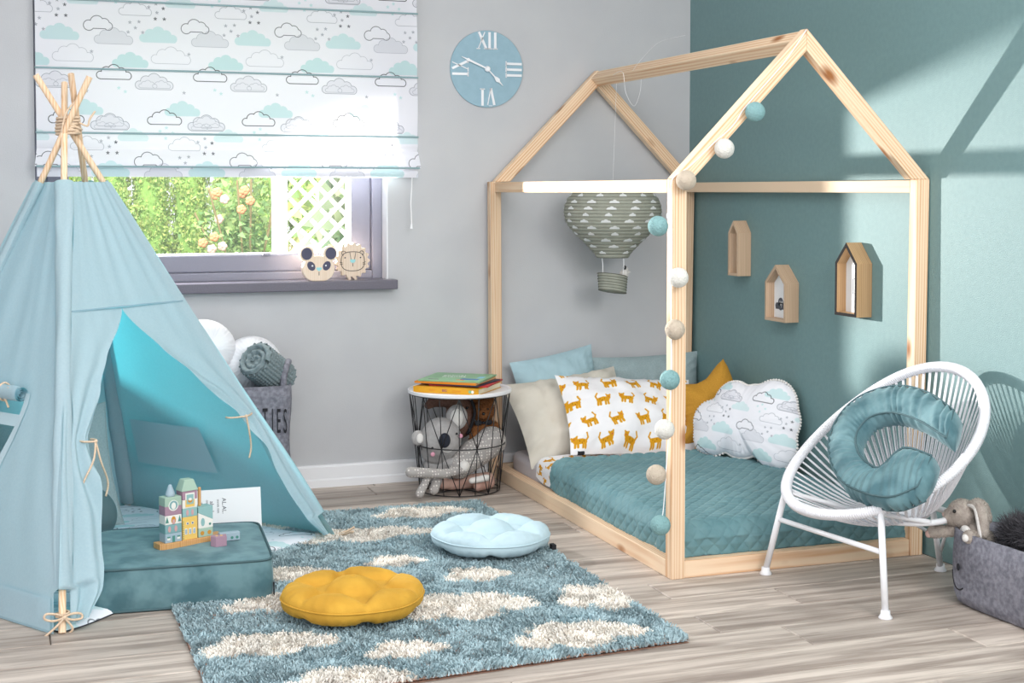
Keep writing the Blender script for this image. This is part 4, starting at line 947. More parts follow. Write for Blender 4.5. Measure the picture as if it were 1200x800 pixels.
# ---------------------------------------------------------------- round seat cushions on the rug
def tufted(name, c, R, t, m, label, rot, seed):
    TU = [(R*.50*math.cos(rot+k*PI/3), R*.50*math.sin(rot+k*PI/3)) for k in range(6)]
    def height(x, y, s, a):
        z = 0
        for k, (tx, ty) in enumerate(TU):
            dd = math.hypot(x-tx, y-ty); z -= .044*math.exp(-(dd/.024)**2)+.016*math.exp(-(dd/.055)**2)
            ta = rot+k*PI/3; da = (a-ta+PI) % (2*PI)-PI
            if s*R > R*.48: z -= .026*math.exp(-(da*s*R/.017)**2)*math.exp(-((s-.6)/.27)**2)
            tx2, ty2 = TU[(k+1) % 6]; L = ((x-tx)*(tx2-tx)+(y-ty)*(ty2-ty))/((tx2-tx)**2+(ty2-ty)**2)
            if 0 < L < 1: px, py = tx+(tx2-tx)*L, ty+(ty2-ty)*L; z -= .020*math.exp(-(math.hypot(x-px, y-py)/.016)**2)
        return max(z, -t/2*.75)+.010*math.exp(-(math.hypot(x, y)/(R*.3))**2)
    V, F, U = rpillow(lambda a: R*(1+.012*math.cos(6*(a-rot)+PI)+.01*math.sin(2*a+seed)), t, 192, 44, 5.0, .0025, seed, fn=height, side=.010)
    o = obj(name, xf((V, F), Matrix.Translation(c)), m, smooth=True, loc=(c[0], c[1], .02)); tag(o, label, 'cushion')
    obj('piping', tube([(c[0]+R*(1+.012*math.cos(6*(a-rot)+PI)+.01*math.sin(2*a+seed))*1.005*math.cos(a), c[1]+R*1.005*(1+.012*math.cos(6*(a-rot)+PI)+.01*math.sin(2*a+seed))*math.sin(a), c[2]+.004) for a in np.linspace(0, 2*PI, 90, endpoint=False)], .0022, 6, closed=True), m, o, True)
    return o
tufted('seat_cushion', (-1.868, -1.735, .067), .188, .088, 'yellow_velvet', 'round tufted mustard yellow seat cushion on the shaggy rug', .5, 1)
q = tufted('seat_cushion', (-1.298, -1.205, .064), .185, .085, 'paleblue', 'round tufted pale blue seat cushion on the shaggy rug', .2, 4)
obj('care_tag', box(-1.135, -1.122, -1.325, -1.300, .03, .045), 'black_thread', q)

# ---------------------------------------------------------------- house bed frame
bed = thing('house_bed', 'house-shaped pine floor bed frame with gabled roof beams', 'bed', (-.45, -.84, 0))
w_, d_ = .045, .04; xL, xR, xF = -.8685, -.0255, -1.64; yN, yF = -1.644, -.045; ZE = 1.184; xM = -.447; ZR = 1.637
beam('post', (xL, yN, 0), (xL, yN, ZE), w_, d_, 'pine', bed); beam('post', (xR-.010, yN, 0), (xR, yN, ZE), w_, d_, 'pine', bed)
beam('post', (xL-.012, yF, 0), (xL-.018, yF, ZE), w_, d_, 'pine', bed); beam('post', (xR-.02, yF, 0), (xR-.005, yF, ZE), w_, d_, 'pine', bed)
iy0, iy1 = yN+.02, yF-.02
beam('eave_beam', (xL, iy1, ZE-.022), (xL-.0, iy0, ZE-.022), .045, .04, 'pine_plain', bed, (1, 0, 0)); beam('eave_beam', (xR-.005, iy1, ZE-.022), (xR-.0, iy0, ZE-.022), .045, .04, 'pine_plain', bed, (1, 0, 0))
beam('side_rail', (xL, iy1, .026), (xL, iy0, .026), .045, .052, 'pine', bed, (1, 0, 0)); beam('side_rail', (xR-.012, iy1, .026), (xR-.01, iy0, .026), .045, .052, 'pine', bed, (1, 0, 0))
beam('end_rail', (xL+.0225, yN+.002, .026), (xR-.033, yN+.002, .026), .036, .052, 'pine', bed, (0, 1, 0)); beam('end_rail', (xL+.0125, yF, .026), (xR-.043, yF, .026), .036, .052, 'pine', bed, (0, 1, 0))
def rafter(yc, x0, sgn):
    # outer edge from the post's outer top corner to the apex, mitred flat cut at the post, drawn in the gable plane
    xo = x0; dirx = (xM-xo); L = math.hypot(dirx, ZR-ZE); ux, uz = dirx/L, (ZR-ZE)/L; nx_, nz_ = (uz*sgn, -ux*sgn) ; nz_ = -abs(ux); nx_ = abs(uz)*(1 if xo < xM else -1)
    t = .047; vin = t/abs(ux)             # vertical thickness
    hin = t/abs(uz)
    P = [(xo, ZE), (xM, ZR), (xM, ZR-vin), (xo+math.copysign(hin, xM-xo), ZE)]
    # write in a local frame with z along the rafter, so grain follows
    o0 = Vector((xo, yc, ZE)); z = Vector((ux, 0, uz)); y = Vector((0, 1, 0)); x = y.cross(z); M = Matrix(((x.x, y.x, z.x, o0.x), (x.y, y.y, z.y, o0.y), (x.z, y.z, z.z, o0.z), (0, 0, 0, 1))); Mi = M.inverted()
    V = [Mi @ Vector((a, yc+dy, b)) for dy in (-.02, .02) for a, b in P]
    F = [(0, 1, 2, 3), (7, 6, 5, 4)]+[(i, 4+i, 4+(i+1) % 4, (i+1) % 4) for i in range(4)]
    me = bpy.data.meshes.new('rafter'); me.from_pydata([tuple(v) for v in V], [], F); me.materials.append(MATS['pine']); o = bpy.data.objects.new('rafter', me); link(o, bed)
    bm = bmesh.new(); bm.from_mesh(me); bmesh.ops.recalc_face_normals(bm, faces=bm.faces); bm.to_mesh(me); bm.free()
    q = Matrix.Translation(-ORG[bed.name]) @ M; o.matrix_local = q; bevel(o, .0025)
for yc in (yN, yF): rafter(yc, xL-.0225, 1); rafter(yc, xR+.0225, -1)
# ridge: square beam on its corner, tucked under the rafters
rz = ZR-.004; R2 = .032
dv = [(xM, rz), (xM+R2, rz-R2), (xM, rz-2*R2), (xM-R2, rz-R2)]
o0 = Vector((xM, iy0, rz-R2)); me = bpy.data.meshes.new('ridge_beam'); LL = iy1-iy0
V = [(a-xM, b-(rz-R2), zz) for zz in (0, LL) for a, b in dv]
me.from_pydata([(-v[0], v[1], v[2]) for v in V], [], [(0, 1, 2, 3), (7, 6, 5, 4)]+[(i, 4+i, 4+(i+1) % 4, (i+1) % 4) for i in range(4)]); me.materials.append(MATS['pine'])
o = bpy.data.objects.new('ridge_beam', me); link(o, bed); o.matrix_local = Matrix.Translation(o0-ORG[bed.name]) @ Matrix(((-1, 0, 0, 0), (0, 0, 1, 0), (0, 1, 0, 0), (0, 0, 0, 1)))
bm = bmesh.new(); bm.from_mesh(me); bmesh.ops.recalc_face_normals(bm, faces=bm.faces); bm.to_mesh(me); bm.free(); bevel(o, .002)
# screw plugs on the near post and leftover fishing line on the ridge
fl = thing('nylon_line', 'thin clear nylon line looped loosely over the bed ridge beam', 'line', (xM, -.4, 1.58))
obj('loop', tube(spline([(xM-.036, -.30, 1.60), (xM-.05, -.42, 1.60), (xM-.045, -.44, 1.52), (xM-.02, -.46, 1.47), (xM-.005, -.48, 1.52), (xM-.0, -.48, 1.57)], 8), .0007, 5), 'white_cord', fl)
obj('loop', tube(spline([(xM-.045, -.50, 1.60), (xM-.01, -.52, 1.65), (xM+.02, -.6, 1.70), (xM+.05, -.75, 1.71)], 8), .0005, 5), 'white_cord', fl)

# ---------------------------------------------------------------- mattress and bedding
ma = thing('mattress', 'floor bed mattress in a pale grey fitted sheet', 'mattress', (-.45, -.84, .01))
def slab(x0, x1, y0, y1, z0, z1, r, n=60, m=24, puff=.0, seed=0, wr=.0):
    cx, cy = (x0+x1)/2, (y0+y1)/2; w, d, h = x1-x0, y1-y0, z1-z0
    def fn(u, v):
        a = u*2*PI; p = .12; sx = math.copysign(abs(math.cos(a))**p, math.cos(a)); sy = math.copysign(abs(math.sin(a))**p, math.sin(a))
        if v < .4: k = (v/.4)**.7; e = 1; ins = 0; z = z1; kk = k; off = -r
        elif v < .6: t = (v-.4)/.2*PI/2; kk = 1; off = -r+r*math.sin(t); z = z1-r+r*math.cos(t)
        elif v < .9: kk = 1; off = 0; z = z1-r-(h-2*r)*(v-.6)/.3
        else: t = (v-.9)/.1*PI/2; kk = 1; off = -r+r*math.cos(t); z = z0+r-r*math.sin(t)
        x = cx+sx*(w/2+off)*kk; y = cy+sy*(d/2+off)*kk
        z += wob(x*2, y*2, seed, 4, wr*2)+wob(x*6, y*3, seed, 4, wr); return (x, y, z)
    V, F = grid(n*4, m*3, fn); return V, F
obj('fitted_sheet', slab(-.843, -.055, -1.615, -.075, .012, .115, .028, wr=.003), 'sheet', ma, True)
arr3 = cat_print(1.0, 1.0, 900); img_mat('cat_fabric', arr3, .9, bump=.12, bscale=60)
# duvet layer peeking out on the left (cat print), then quilted spread
def drape(x0, x1, y0, y1, zt, zb, r, quilt=0, seed=0, nx=150, ny=220, wr=.004, sideL=True, nearD=True, rumple=0, corner=.0):
    """blanket lying on the mattress and falling over left, right and near edges"""
    hL = (zt-zb)
    def prof(s, half): # s = arclength from the centre line, -> (offset, drop)
        a = abs(s); flat = half-r
        if a <= flat: return s, 0.
        q = a-flat; arc = r*PI/2
        if q <= arc: t = q/r; return math.copysign(flat+r*math.sin(t), s), r*(1-math.cos(t))
        return math.copysign(half, s), r+(q-arc)
    cx, cy = (x0+x1)/2, (y0+y1)/2; hx, hy = (x1-x0)/2, (y1-y0)/2
    Lx = hx-r+r*PI/2+max(0, hL-r); Ly = hy-r+r*PI/2+max(0, hL-r)
    P = []
    for j in range(ny+1):
        for i in range(nx+1):
            sx = -Lx+2*Lx*i/nx; sy = Ly-(Ly+hy)*j/ny if False else (hy-(hy+Ly)*j/ny)
            ox, dx_ = prof(sx, hx)
            if sy >= 0: oy, dy_ = sy, 0
            else: oy, dy_ = prof(sy, hy)
            X, Y = cx+ox, cy+oy; drop = min(max(dx_, dy_)+.35*min(dx_, dy_), hL*1.0)
            Z = zt-drop
            q = 0
            if quilt:
                c = .0485; u_ = (sx*1.0+sy)/c; v_ = (sx*1.0-sy)/c
                du = abs(u_-round(u_)); dv_ = abs(v_-round(v_)); e = min(du, dv_)
                q = quilt*min(1, e/.5)**.24
            bulg = .012*math.exp(-((oy-hy)/.03)**2)
            nx_, ny_, nz_ = 0, 0, 1
            if dx_ > r*.3: k = min(1, dx_/r); nx_ = math.copysign(k, ox); nz_ = 1-k*.95
            if dy_ > r*.3: k = min(1, dy_/r); ny_ = -k; nz_ = min(nz_, 1-k*.95)
            ww = wob(X*1.6, Y*1.1, Z*2+seed, 4, wr*2)+wob(X, Y, Z+seed, 13, wr*.9)
            if drop > r: ww += rumple*noise.noise(Vector((X*14, Y*14, seed)))
            P.append((X+nx_*(q+ww), Y+ny_*(q+ww)+ (corner*0), Z+nz_*(q+ww)+bulg))
    F = [(j*(nx+1)+i, (j+1)*(nx+1)+i, (j+1)*(nx+1)+i+1, j*(nx+1)+i+1) for j in range(ny) for i in range(nx)]
    U = [((p[0]+2)+(zt-p[2])*(1 if p[0] > cx else -1)*(1 if abs(p[0]-cx) > hx-.02 else 0), (p[1]+3)/1.0) for p in P]
    return P, F, U
dv_o = tag(obj('duvet', drape(-.850, -.062, -1.48, -.43, .133, .060, .035, nx=70, ny=90, wr=.006, rumple=.010), 'cat_fabric', smooth=True, loc=(-.45, -1.0, .05)), 'white duvet with mustard cat print peeking out under the quilted bedspread', 'duvet')
qs = tag(obj('bedspread', drape(-.857, -.066, -1.622, -.60, .149, .052, .045, quilt=.0088, nx=300, ny=420, wr=.005, rumple=.008, seed=2), 'quilt', smooth=True, loc=(-.45, -1.1, .05)), 'teal diamond-quilted velvet bedspread covering most of the floor bed', 'bedspread')
so = qs.modifiers.new('thickness', 'SOLIDIFY'); so.thickness = .004; so.offset = -1
obj('edge_roll', tube([(x, -.602+.006*math.sin(x*9), .150+wob(x, 0, 0, 8, .004)) for x in np.linspace(-.835, -.09, 60)], .010, 8), 'quilt', qs, True)

# pillows
PP = place_pillow
PP('bed_pillow', pillow(.36, .27, .15, seed=1, pinch=.06, wr=.008), frame((-.63, -.085, .36), (.96, 0, .17), (-.12, .12, .95)), 'blue_linen', 'light blue pillow behind the beige one against the grey wall', 'pillow', loc=(-.63, -.1, .23))
PP('bed_pillow', pillow(.48, .30, .14, seed=9, pinch=.06, wr=.008), frame((-.235, -.095, .325), (1, -.02, .02), (.0, .12, .95)), 'greyteal_linen', 'grey-teal pillow standing against grey wall in the bed corner', 'pillow', loc=(-.24, -.1, .15))
PP('bed_pillow', pillow(.50, .38, .19, seed=4, pinch=.07, wr=.010), frame((-.625, -.25, .262), (.985, .05, .10), (-.02, .62, .78)), 'beige_linen', 'plain beige pillow at the left behind the cat print pillow', 'pillow', loc=(-.63, -.3, .13))
cp = PP('bed_pillow', pillow(.58, .35, .19, seed=7, pinch=.06, wr=.008, uvs=.78), frame((-.445, -.40, .275), (.995, -.0, -.075), (.0, .62, .78)), 'cat_fabric', 'white pillow printed with mustard cats at centre of the bed', 'pillow', loc=(-.45, -.4, .15))
obj('care_tag', xf(box(-.262, -.236, -.172, -.145, -.004, .012), frame((-.45, -.40, .285), (.995, -.0, -.03), (.0, .62, .78))), 'black_thread', cp)
def star(a):
    k = 5; rot = math.radians(82); da = ((a-rot) % (2*PI/k)); da = min(da, 2*PI/k-da); q = da/(PI/k); Ro, Ri = .215, .112
    # straight edge between tip and notch
    A = Vector((Ro, 0)); B = Vector((Ri*math.cos(PI/k), Ri*math.sin(PI/k))); d = B-A; t = math.tan(da) ; s = (A.y-A.x*t)/(d.x*t-d.y) ; p = A+d*s; R = p.length
    return R-.012*math.exp(-(q/.12)**2)+.010*math.exp(-((1-q)/.2)**2)
PP('star_cushion', rpillow(star, .12, 180, 16, 2.6, .003, 3), frame((-.130, -.50, .300), (.90, -.43, .0), (.30, .22, .92)), 'mustard', 'mustard yellow star-shaped cushion leaning on the teal wall', 'cushion', loc=(-.13, -.5, .15))
def cloudR(a):
    C = [(-.155, -.01, .075), (-.13, -.06, .085), (-.07, .065, .085), (.10, .075, .105), (.155, -.06, .085), (.15, .03, .08), (.0, .0, .125), (.02, .05, .10)]
    best = .05
    ca, sa = math.cos(a), math.sin(a)
    for x, y, r in C:
        b = x*ca+y*sa; c = x*x+y*y-r*r; dsc = b*b-c
        if dsc > 0: best = max(best, b+math.sqrt(dsc))
    if sa < -.05: best = min(best, .137/abs(sa))
    return best
_cr = [cloudR(2*PI*i/256) for i in range(256)]; _cs = [sum(_cr[(i+k) % 256] for k in range(-3, 4))/7 for i in range(256)]
cR = lambda a: _cs[int(round(a/(2*PI)*256)) % 256]
Mcl = frame((-.150, -.765, .283), (.42, -.90, -.05), (.28, .10, .95))
cc = PP('cloud_cushion', rpillow(cR, .13, 192, 18, 2.6, .003, 5, uvs=1.0), Mcl, 'cloud_fabric', 'white cloud-shaped cushion with printed clouds leaning on teal wall', 'cushion', loc=(-.135, -.765, .15))
pm = [ball(tuple(Mcl @ Vector((cR(a)*1.015*math.cos(a), cR(a)*1.015*math.sin(a), 0))), .0052, 5) for a in np.linspace(0, 2*PI, 130, endpoint=False)]
tr_ = obj('pompom_trim', join(*pm), 'white_plush', cc, True); tr_['kind'] = 'stuff'

# ---------------------------------------------------------------- string of cotton balls
sl = thing('string_light', 'string of teal, white and beige cotton balls on bed post', 'string light', (-.905, -1.70, .1))
balls = [(-.642, 1.381, 'ball_teal'), (-.743, 1.272, 'ball_white'), (-.867, 1.179, 'ball_beige'), (-.956, 1.047, 'ball_teal'), (-.890, .897, 'ball_white'), (-.900, .746, 'ball_beige'), (-.916, .600, 'ball_teal'), (-.932, .456, 'ball_white'), (-.958, .325, 'ball_beige'), (-.944, .176, 'ball_teal')]
cpts = [(-.452, -1.668, 1.632), (-.53, -1.669, 1.53), (-.655, -1.67, 1.40), (-.70, -1.67, 1.34), (-.76, -1.668, 1.29), (-.84, -1.668, 1.22), (-.895, -1.665, 1.18), (-.897, -1.66, 1.10), (-.918, -1.68, 1.075), (-.897, -1.668, 1.03), (-.896, -1.668, .93), (-.897, -1.668, .8), (-.90, -1.68, .63), (-.915, -1.695, .47), (-.925, -1.698, .34), (-.935, -1.70, .22), (-.943, -1.70, .19)]
obj('cable', tube(spline(cpts, 6), .0016, 6), 'white_cord', sl, True)
for x, z, m in balls:
    o = obj('cotton_ball', ball((x, -1.70, z), .0293, 16), m, sl, True, label={'ball_teal': 'teal thread ball', 'ball_white': 'white thread ball', 'ball_beige': 'beige thread ball'}[m])
    obj('thread_wrap', join(*[tube([Vector((x, -1.70, z))+Matrix.Rotation(random.uniform(0, 6), 3, Vector((random.gauss(0, 1), random.gauss(0, 1), random.gauss(0, 1)))) @ Vector((.0291*math.cos(a), .0291*math.sin(a), 0)) for a in np.linspace(0, 2*PI, 14, endpoint=False)] if False else [Vector((x, -1.70, z))+R_ @ Vector((.0292*math.cos(a), .0292*math.sin(a), 0)) for a in np.linspace(0, 2*PI, 22, endpoint=False)], .0006, 4, closed=True) for R_ in [Matrix.Rotation(random.uniform(0, 6.3), 3, 'X') @ Matrix.Rotation(random.uniform(0, 6.3), 3, 'Y') for _ in range(14)]]), m, o, True)

# ---------------------------------------------------------------- paper balloon lantern
bx, by = -.462, -.25
lan = thing('balloon_lantern', 'hanging grey paper hot-air balloon lantern with white clouds', 'lantern', (bx, by, .79))
PR = [(.055, 1.178), (.10, 1.170), (.145, 1.150), (.175, 1.120), (.189, 1.085), (.190, 1.055), (.180, 1.020), (.160, .992), (.135, .966), (.110, .943), (.088, .920), (.070, .900), (.062, .885)]
pp = spline([(r, 0, z) for r, z in PR[::-1]], 8); pr = [(p.x, p.z) for p in pp]
nz_ = 22
def lanr(z):
    for (r0, z0), (r1, z1) in zip(pr, pr[1:]):
        if z0 <= z <= z1: return r0+(r1-r0)*(z-z0)/(z1-z0+1e-9)
    return pr[-1][0] if z > 1 else pr[0][0]
zz = np.linspace(.885, 1.178, 133); prof2 = [(lanr(z)-.0035*abs(math.cos(i/6*PI))**.0*(1-abs(math.sin((i % 6)/6*PI))) if False else lanr(z)+.0035*math.sin((i % 6)/6*PI), z) for i, z in enumerate(zz)]
V, F = [], []; n = 72
for r_, z in prof2:
    for k in range(n): a = 2*PI*k/n; V.append((bx+r_*math.cos(a), by+r_*math.sin(a), z))
for i in range(len(prof2)-1):
    for k in range(n): F.append((i*n+k, i*n+(k+1) % n, (i+1)*n+(k+1) % n, (i+1)*n+k))
en = obj('envelope', (V, F), 'balloon_paper', lan, True)
hoops = [tube([(bx+lanr(z)*math.cos(a), by+lanr(z)*math.sin(a), z) for a in np.linspace(0, 2*PI, 60, endpoint=False)], .0011, 5, closed=True) for z in zz[::6]]
obj('rib_wires', join(*hoops), 'balloon_line', lan, True)
cl = []
for j, z in enumerate(np.linspace(.905, 1.155, 11)):
    rr_ = lanr(z)+.0042; cnt = max(5, int(2*PI*rr_/.088))
    for i in range(cnt):
        a = 2*PI*(i+.5*(j % 2))/cnt+j*.3; wdt = .030/rr_ if j % 3 else .022/rr_
        tops = [(0, .0), (.15, .55), (.32, .6), (.45, 1.), (.62, .95), (.75, .5), (.9, .45), (1, 0)]; Pt = [(u, .009*h) for u, h in tops]; m0 = len(Pt); VV = []
        for u, h in Pt+[(u, -.0035) for u, _ in Pt[::-1]]:
            aa = a+(u-.5)*wdt*1.3; z2 = z+h; r3 = lanr(z2)+.0045; VV.append((bx+r3*math.cos(aa), by+r3*math.sin(aa), z2))
        cl.append((VV, [(q, q+1, 2*m0-2-q, 2*m0-1-q) for q in range(m0-1)]))
pc_ = obj('printed_clouds', join(*cl), 'balloon_white', en); pc_['kind'] = 'stuff'
for a in (.4, 1.97, 3.54, 5.1): obj('string', tube(spline([(bx+.060*math.cos(a), by+.060*math.sin(a), .888), (bx+.058*math.cos(a)+.003, by+.058*math.sin(a), .85), (bx+.055*math.cos(a), by+.055*math.sin(a), .808)], 5), .0012, 5), 'white_cord', lan)
bkp = []
for i in range(25): z = .750+.0027*i; bkp.append([(bx+(.054+.0002*i+.0012*(i % 4 < 2))*math.cos(a), by+(.054+.0002*i+.0012*(i % 4 < 2))*math.sin(a), z+.012*math.cos(a+2.6)) for a in np.linspace(0, 2*PI, 48, endpoint=False)])
bs = obj('gondola', loft(bkp, True), 'balloon_paper', lan, True); so = bs.modifiers.new('thickness', 'SOLIDIFY'); so.thickness = .0015
obj('gondola_ribs', join(*[tube([(v[0], v[1], v[2]) for v in bkp[i]], .0013, 5, closed=True) for i in (0, 4, 8, 12, 16, 20, 24)]), 'balloon_line', bs, True)
obj('hanging_wire', tube([(bx, by, 1.17), (xM, by+.0, 1.572)], .0006, 5), 'white_cord', lan)
lm = thing('lamb_figure', 'tiny white fluffy lamb figure sitting in the balloon basket', 'figure', (bx+.035, by-.03, .80))
o = blob('body', [((bx+.035, by-.035, .822), (.016, .013, .014)), ((bx+.040, by-.038, .838), .008), ((bx+.052, by-.035, .828), (.010, .004, .004))], 'white_plush', lm, .002, 2)
fur(o, 500, .006, .002, 'white_plush', seed=3, name='fleece'); obj('face', ball((bx+.033, by-.045, .846), .0065, 6, (1, 1, 1.3)), 'black_gloss', lm, True)

# ---------------------------------------------------------------- house-shaped wall shelves
wood('shelf_wood', '#cdb298', '#b89b80', knots=False, scale=1.6); wood('shelf_wood_oak', '#c3a27c', '#a8875f', knots=False, scale=1.6)
def shelf(yr, yl, z0, ze, za, d, m, label, edge=None):
    ym = (yr+yl)/2; P = [(yr, z0), (yl, z0), (yl, ze), (ym, za), (yr, ze)]; t = .0105
    s = thing('wall_shelf', label, 'wall shelf', (0, ym, z0), 'house-shaped wooden wall shelves')
    # inset polygon
    n = 5; C = Vector((ym, (z0+ze)/2)); ins = []
    for i in range(n):
        a, b, c = Vector(P[i-1]), Vector(P[i]), Vector(P[(i+1) % n]); e0 = (b-a).normalized(); e1 = (c-b).normalized(); n0 = Vector((-e0.y, e0.x)); n1 = Vector((-e1.y, e1.x))
        if n0.dot(C-b) < 0: n0, n1 = -n0, -n1
        bi = (n0+n1); bi = bi/bi.length_squared*2*t/ (1) ; bi = (n0+n1)*(t/(1+n0.dot(n1))); ins.append(b+bi)
    names = ['bottom_board', 'side_board', 'roof_board', 'roof_board', 'side_board']
    for i in range(n):
        j = (i+1) % n; q = [P[i], P[j], tuple(ins[j]), tuple(ins[i])]
        V = [(-.001, y, z) for y, z in q]+[(-d, y, z) for y, z in q]; F = [(0, 1, 2, 3), (7, 6, 5, 4)]+[(k, 4+k, 4+(k+1) % 4, (k+1) % 4) for k in range(4)]
        # own axes so that the grain runs along the board
        a = Vector((0, P[i][0], P[i][1])); b = Vector((0, P[j][0], P[j][1])); z = (b-a).normalized(); x = Vector((1, 0, 0)); y = z.cross(x); M = Matrix(((x.x, y.x, z.x, a.x), (x.y, y.y, z.y, a.y), (x.z, y.z, z.z, a.z), (0, 0, 0, 1)))
        me = bpy.data.meshes.new(names[i]); me.from_pydata([tuple(M.inverted() @ Vector(v)) for v in V], [], F); me.materials.append(MATS[m]); o = bpy.data.objects.new(names[i], me); link(o, s); o.matrix_local = Matrix.Translation(-ORG[s.name]) @ M
        bm = bmesh.new(); bm.from_mesh(me); bmesh.ops.recalc_face_normals(bm, faces=bm.faces); bm.to_mesh(me); bm.free()
        if edge:
            qv = [(-d, y, z) for y, z in q]+[(-d-.0012, y, z) for y, z in q]; obj('dark_edge', (qv, [(0, 1, 2, 3), (7, 6, 5, 4)]+[(k, 4+k, 4+(k+1) % 4, (k+1) % 4) for k in range(4)]), 'edge_dark', s)
    V = [(-.002, y, z) for y, z in [tuple(v) for v in ins]]+[(-.024, y, z) for y, z in [tuple(v) for v in ins]]
    obj('back_panel', (V, [tuple(range(5)), tuple(range(9, 4, -1))]+[(k, 5+k, 5+(k+1) % 5, (k+1) % 5) for k in range(5)]), 'card_white', s)
    return s
s1 = shelf(-.532, -.452, .818, .985, 1.032, .058, 'shelf_wood', 'small narrow wooden house shelf, highest and nearest the room corner')
for k, z in enumerate((.85, .898, .946, .985)): obj('print_dot', xf(box(-.0265, -.0235, -.006, .006, -.005, .005), Matrix.Translation((0, -.478-.004*(k % 2), z))), 'print_grey', s1)
s2 = shelf(-.888, -.742, .668, .812, .876, .058, 'shelf_wood', 'wide low wooden house shelf with a dark cloud print inside')
cldp = []
for (y, z, r_) in ((-.800, .735, .018), (-.775, .722, .012), (-.826, .728, .014), (-.80, .722, .016)): cldp.append(xf(lathe([(r_, 0), (r_, .001)], 20), Matrix.Translation((-.0242, y, z)) @ Matrix.Rotation(-PI/2, 4, 'Y')))
cldp.append(box(-.0253, -.024, -.838, -.765, .710, .724)); obj('cloud_print', join(*cldp), 'print_grey', s2)
obj('lettering', join(*[xf(text_vf(t, .009, .0002), Matrix.Translation((-.0256, -.806, z)) @ Matrix.Rotation(-PI/2, 4, 'Z') @ Matrix.Rotation(PI/2, 4, 'X')) for t, z in (('DREAM', .737), ('BIG', .727), ('*', .718))]), 'card_white', s2)
s3 = shelf(-1.352, -1.222, .726, .905, .974, .060, 'shelf_wood_oak', 'tall wooden house shelf with dark front edge in the sunlit patch', edge=True)
obj('line_print', join(*[box(-.0252, -.024, a, b, c, c+.0015) for a, b, c in ((-1.30, -1.275, .85), (-1.30, -1.275, .80), (-1.315, -1.30, .852), (-1.31, -1.285, .775), (-1.31, -1.285, .755))]+[box(-.0252, -.024, a, a+.0015, b, c) for a, b, c in ((-1.30, .80, .85), (-1.275, .80, .85), (-1.31, .755, .775))]), 'print_grey', s3)

# ---------------------------------------------------------------- wire basket table
tc = Vector((-1.093, -.237, 0)); RT_, RB_ = .192, .152
wt = thing('wire_basket_table', 'round side table of black wire with a white tray top', 'side table', (tc.x, tc.y, 0))
ZT, ZM, ZB_ = .378, .185, .006
obj('table_top', xf(lathe([(.001, .378), (RT_+.002, .378), (RT_+.007, .382), (RT_+.007, .392), (RT_+.004, .394), (RT_+.001, .392), (RT_-.002, .389), (.001, .389)], 64), Matrix.Translation((tc.x, tc.y, 0))), 'enamel_white', wt, False)
autosmooth(wt.children[-1] if wt.children else bpy.data.objects['table_top'])
def rg(z): return RB_+(RT_-RB_)*(z/ZT)**.9
for z, nm in ((ZT, 'rim_ring'), (ZM, 'middle_ring'), (ZB_, 'bottom_ring')): obj(nm, tube([(tc.x+rg(z)*math.cos(a), tc.y+rg(z)*math.sin(a), z) for a in np.linspace(0, 2*PI, 72, endpoint=False)], .0024, 7, closed=True), 'metal_black', wt, True)
NW = 8; th0 = math.atan2(-.95, -.31)
def wp(k, z): a = th0+2*PI*k/NW; return Vector((tc.x+rg(z)*math.cos(a), tc.y+rg(z)*math.sin(a), z))
for k in range(NW):
    for a, b in ((wp(k, ZT), wp(k+.5, ZM)), (wp(k, ZT), wp(k-.5, ZM)), (wp(k+.5, ZM), wp(k, ZB_)), (wp(k-.5, ZM), wp(k, ZB_)), (wp(k, ZT), wp(k, ZB_)), (wp(k+.5, ZT), wp(k+.5, ZM)), (wp(k+.5, ZM), wp(k+.5, ZB_))):
        obj('wire', tube([a, b], .0018, 6), 'metal_black', wt, True)
obj('base_mesh', join(*[tube([wp(k, ZB_), wp(k+NW/2, ZB_)], .0018, 6) for k in range(NW//2)]), 'metal_black', wt, True)

# picture books on the table: spine faces the camera-left side
mat('paper_cream', '#e2d8bd', None, .9); mat('book_yellow', '#dfa329', '#d69a22', .5, 20); mat('book_orange', '#d8842a', None, .5); mat('book_green', '#93bf95', '#86b389', .4, 14); mat('book_blue', '#3f6fae', None, .5); mat('book_red', '#c03238', None, .5); mat('book_dark', '#3b4152', None, .5); mat('book_lightblue', '#8cc5dd', None, .5); mat('ink_white', '#eef0ee', None, .6); mat('ink_purple', '#7a3f7a', None, .6)
def book(label, x, y, z, w, d, h, rot, cover, pages='paper_cream', t=.0016):
    """spine along local x at the front (-y)"""
    b = thing('picture_book', label, 'book', (x, y, z), 'picture books stacked on the wire table')
    M = Matrix.Translation((x, y, z)) @ Matrix.Rotation(rot, 4, 'Z')
    obj('cover', xf(join(box(-w/2, w/2, -d/2, d/2, 0, t), box(-w/2, w/2, -d/2, d/2, h-t, h), box(-w/2, w/2, -d/2, -d/2+t, t, h-t)), M), cover, b)
    obj('pages', xf(box(-w/2+.003, w/2-.003, -d/2+t, d/2-.003, t, h-t), M), pages, b)
    return b, M
rot = math.radians(-40)
b1_, M1 = book('thick yellow hardback picture book at the bottom of the stack', -1.105, -.250, .3895, .265, .235, .022, rot, 'book_yellow')
for t_, x_, m_ in (('farm', -.055, 'book_orange'), ('BIG', -.005, 'ink_purple'), ('stories', .045, 'book_orange')): obj('lettering', xf(xf(text_vf(t_, .013, .0002), Matrix.Translation((x_, -.1178, .011)) @ Matrix.Rotation(PI/2, 4, 'X')), M1), m_, b1_)
for x_, m_ in ((.098, 'book_green'), (.108, 'ink_white')): obj('spine_dot', xf(xf(lathe([(.006, 0), (.006, .0005)], 14), Matrix.Translation((x_, -.1175, .011)) @ Matrix.Rotation(PI/2, 4, 'X')), M1), m_, b1_)
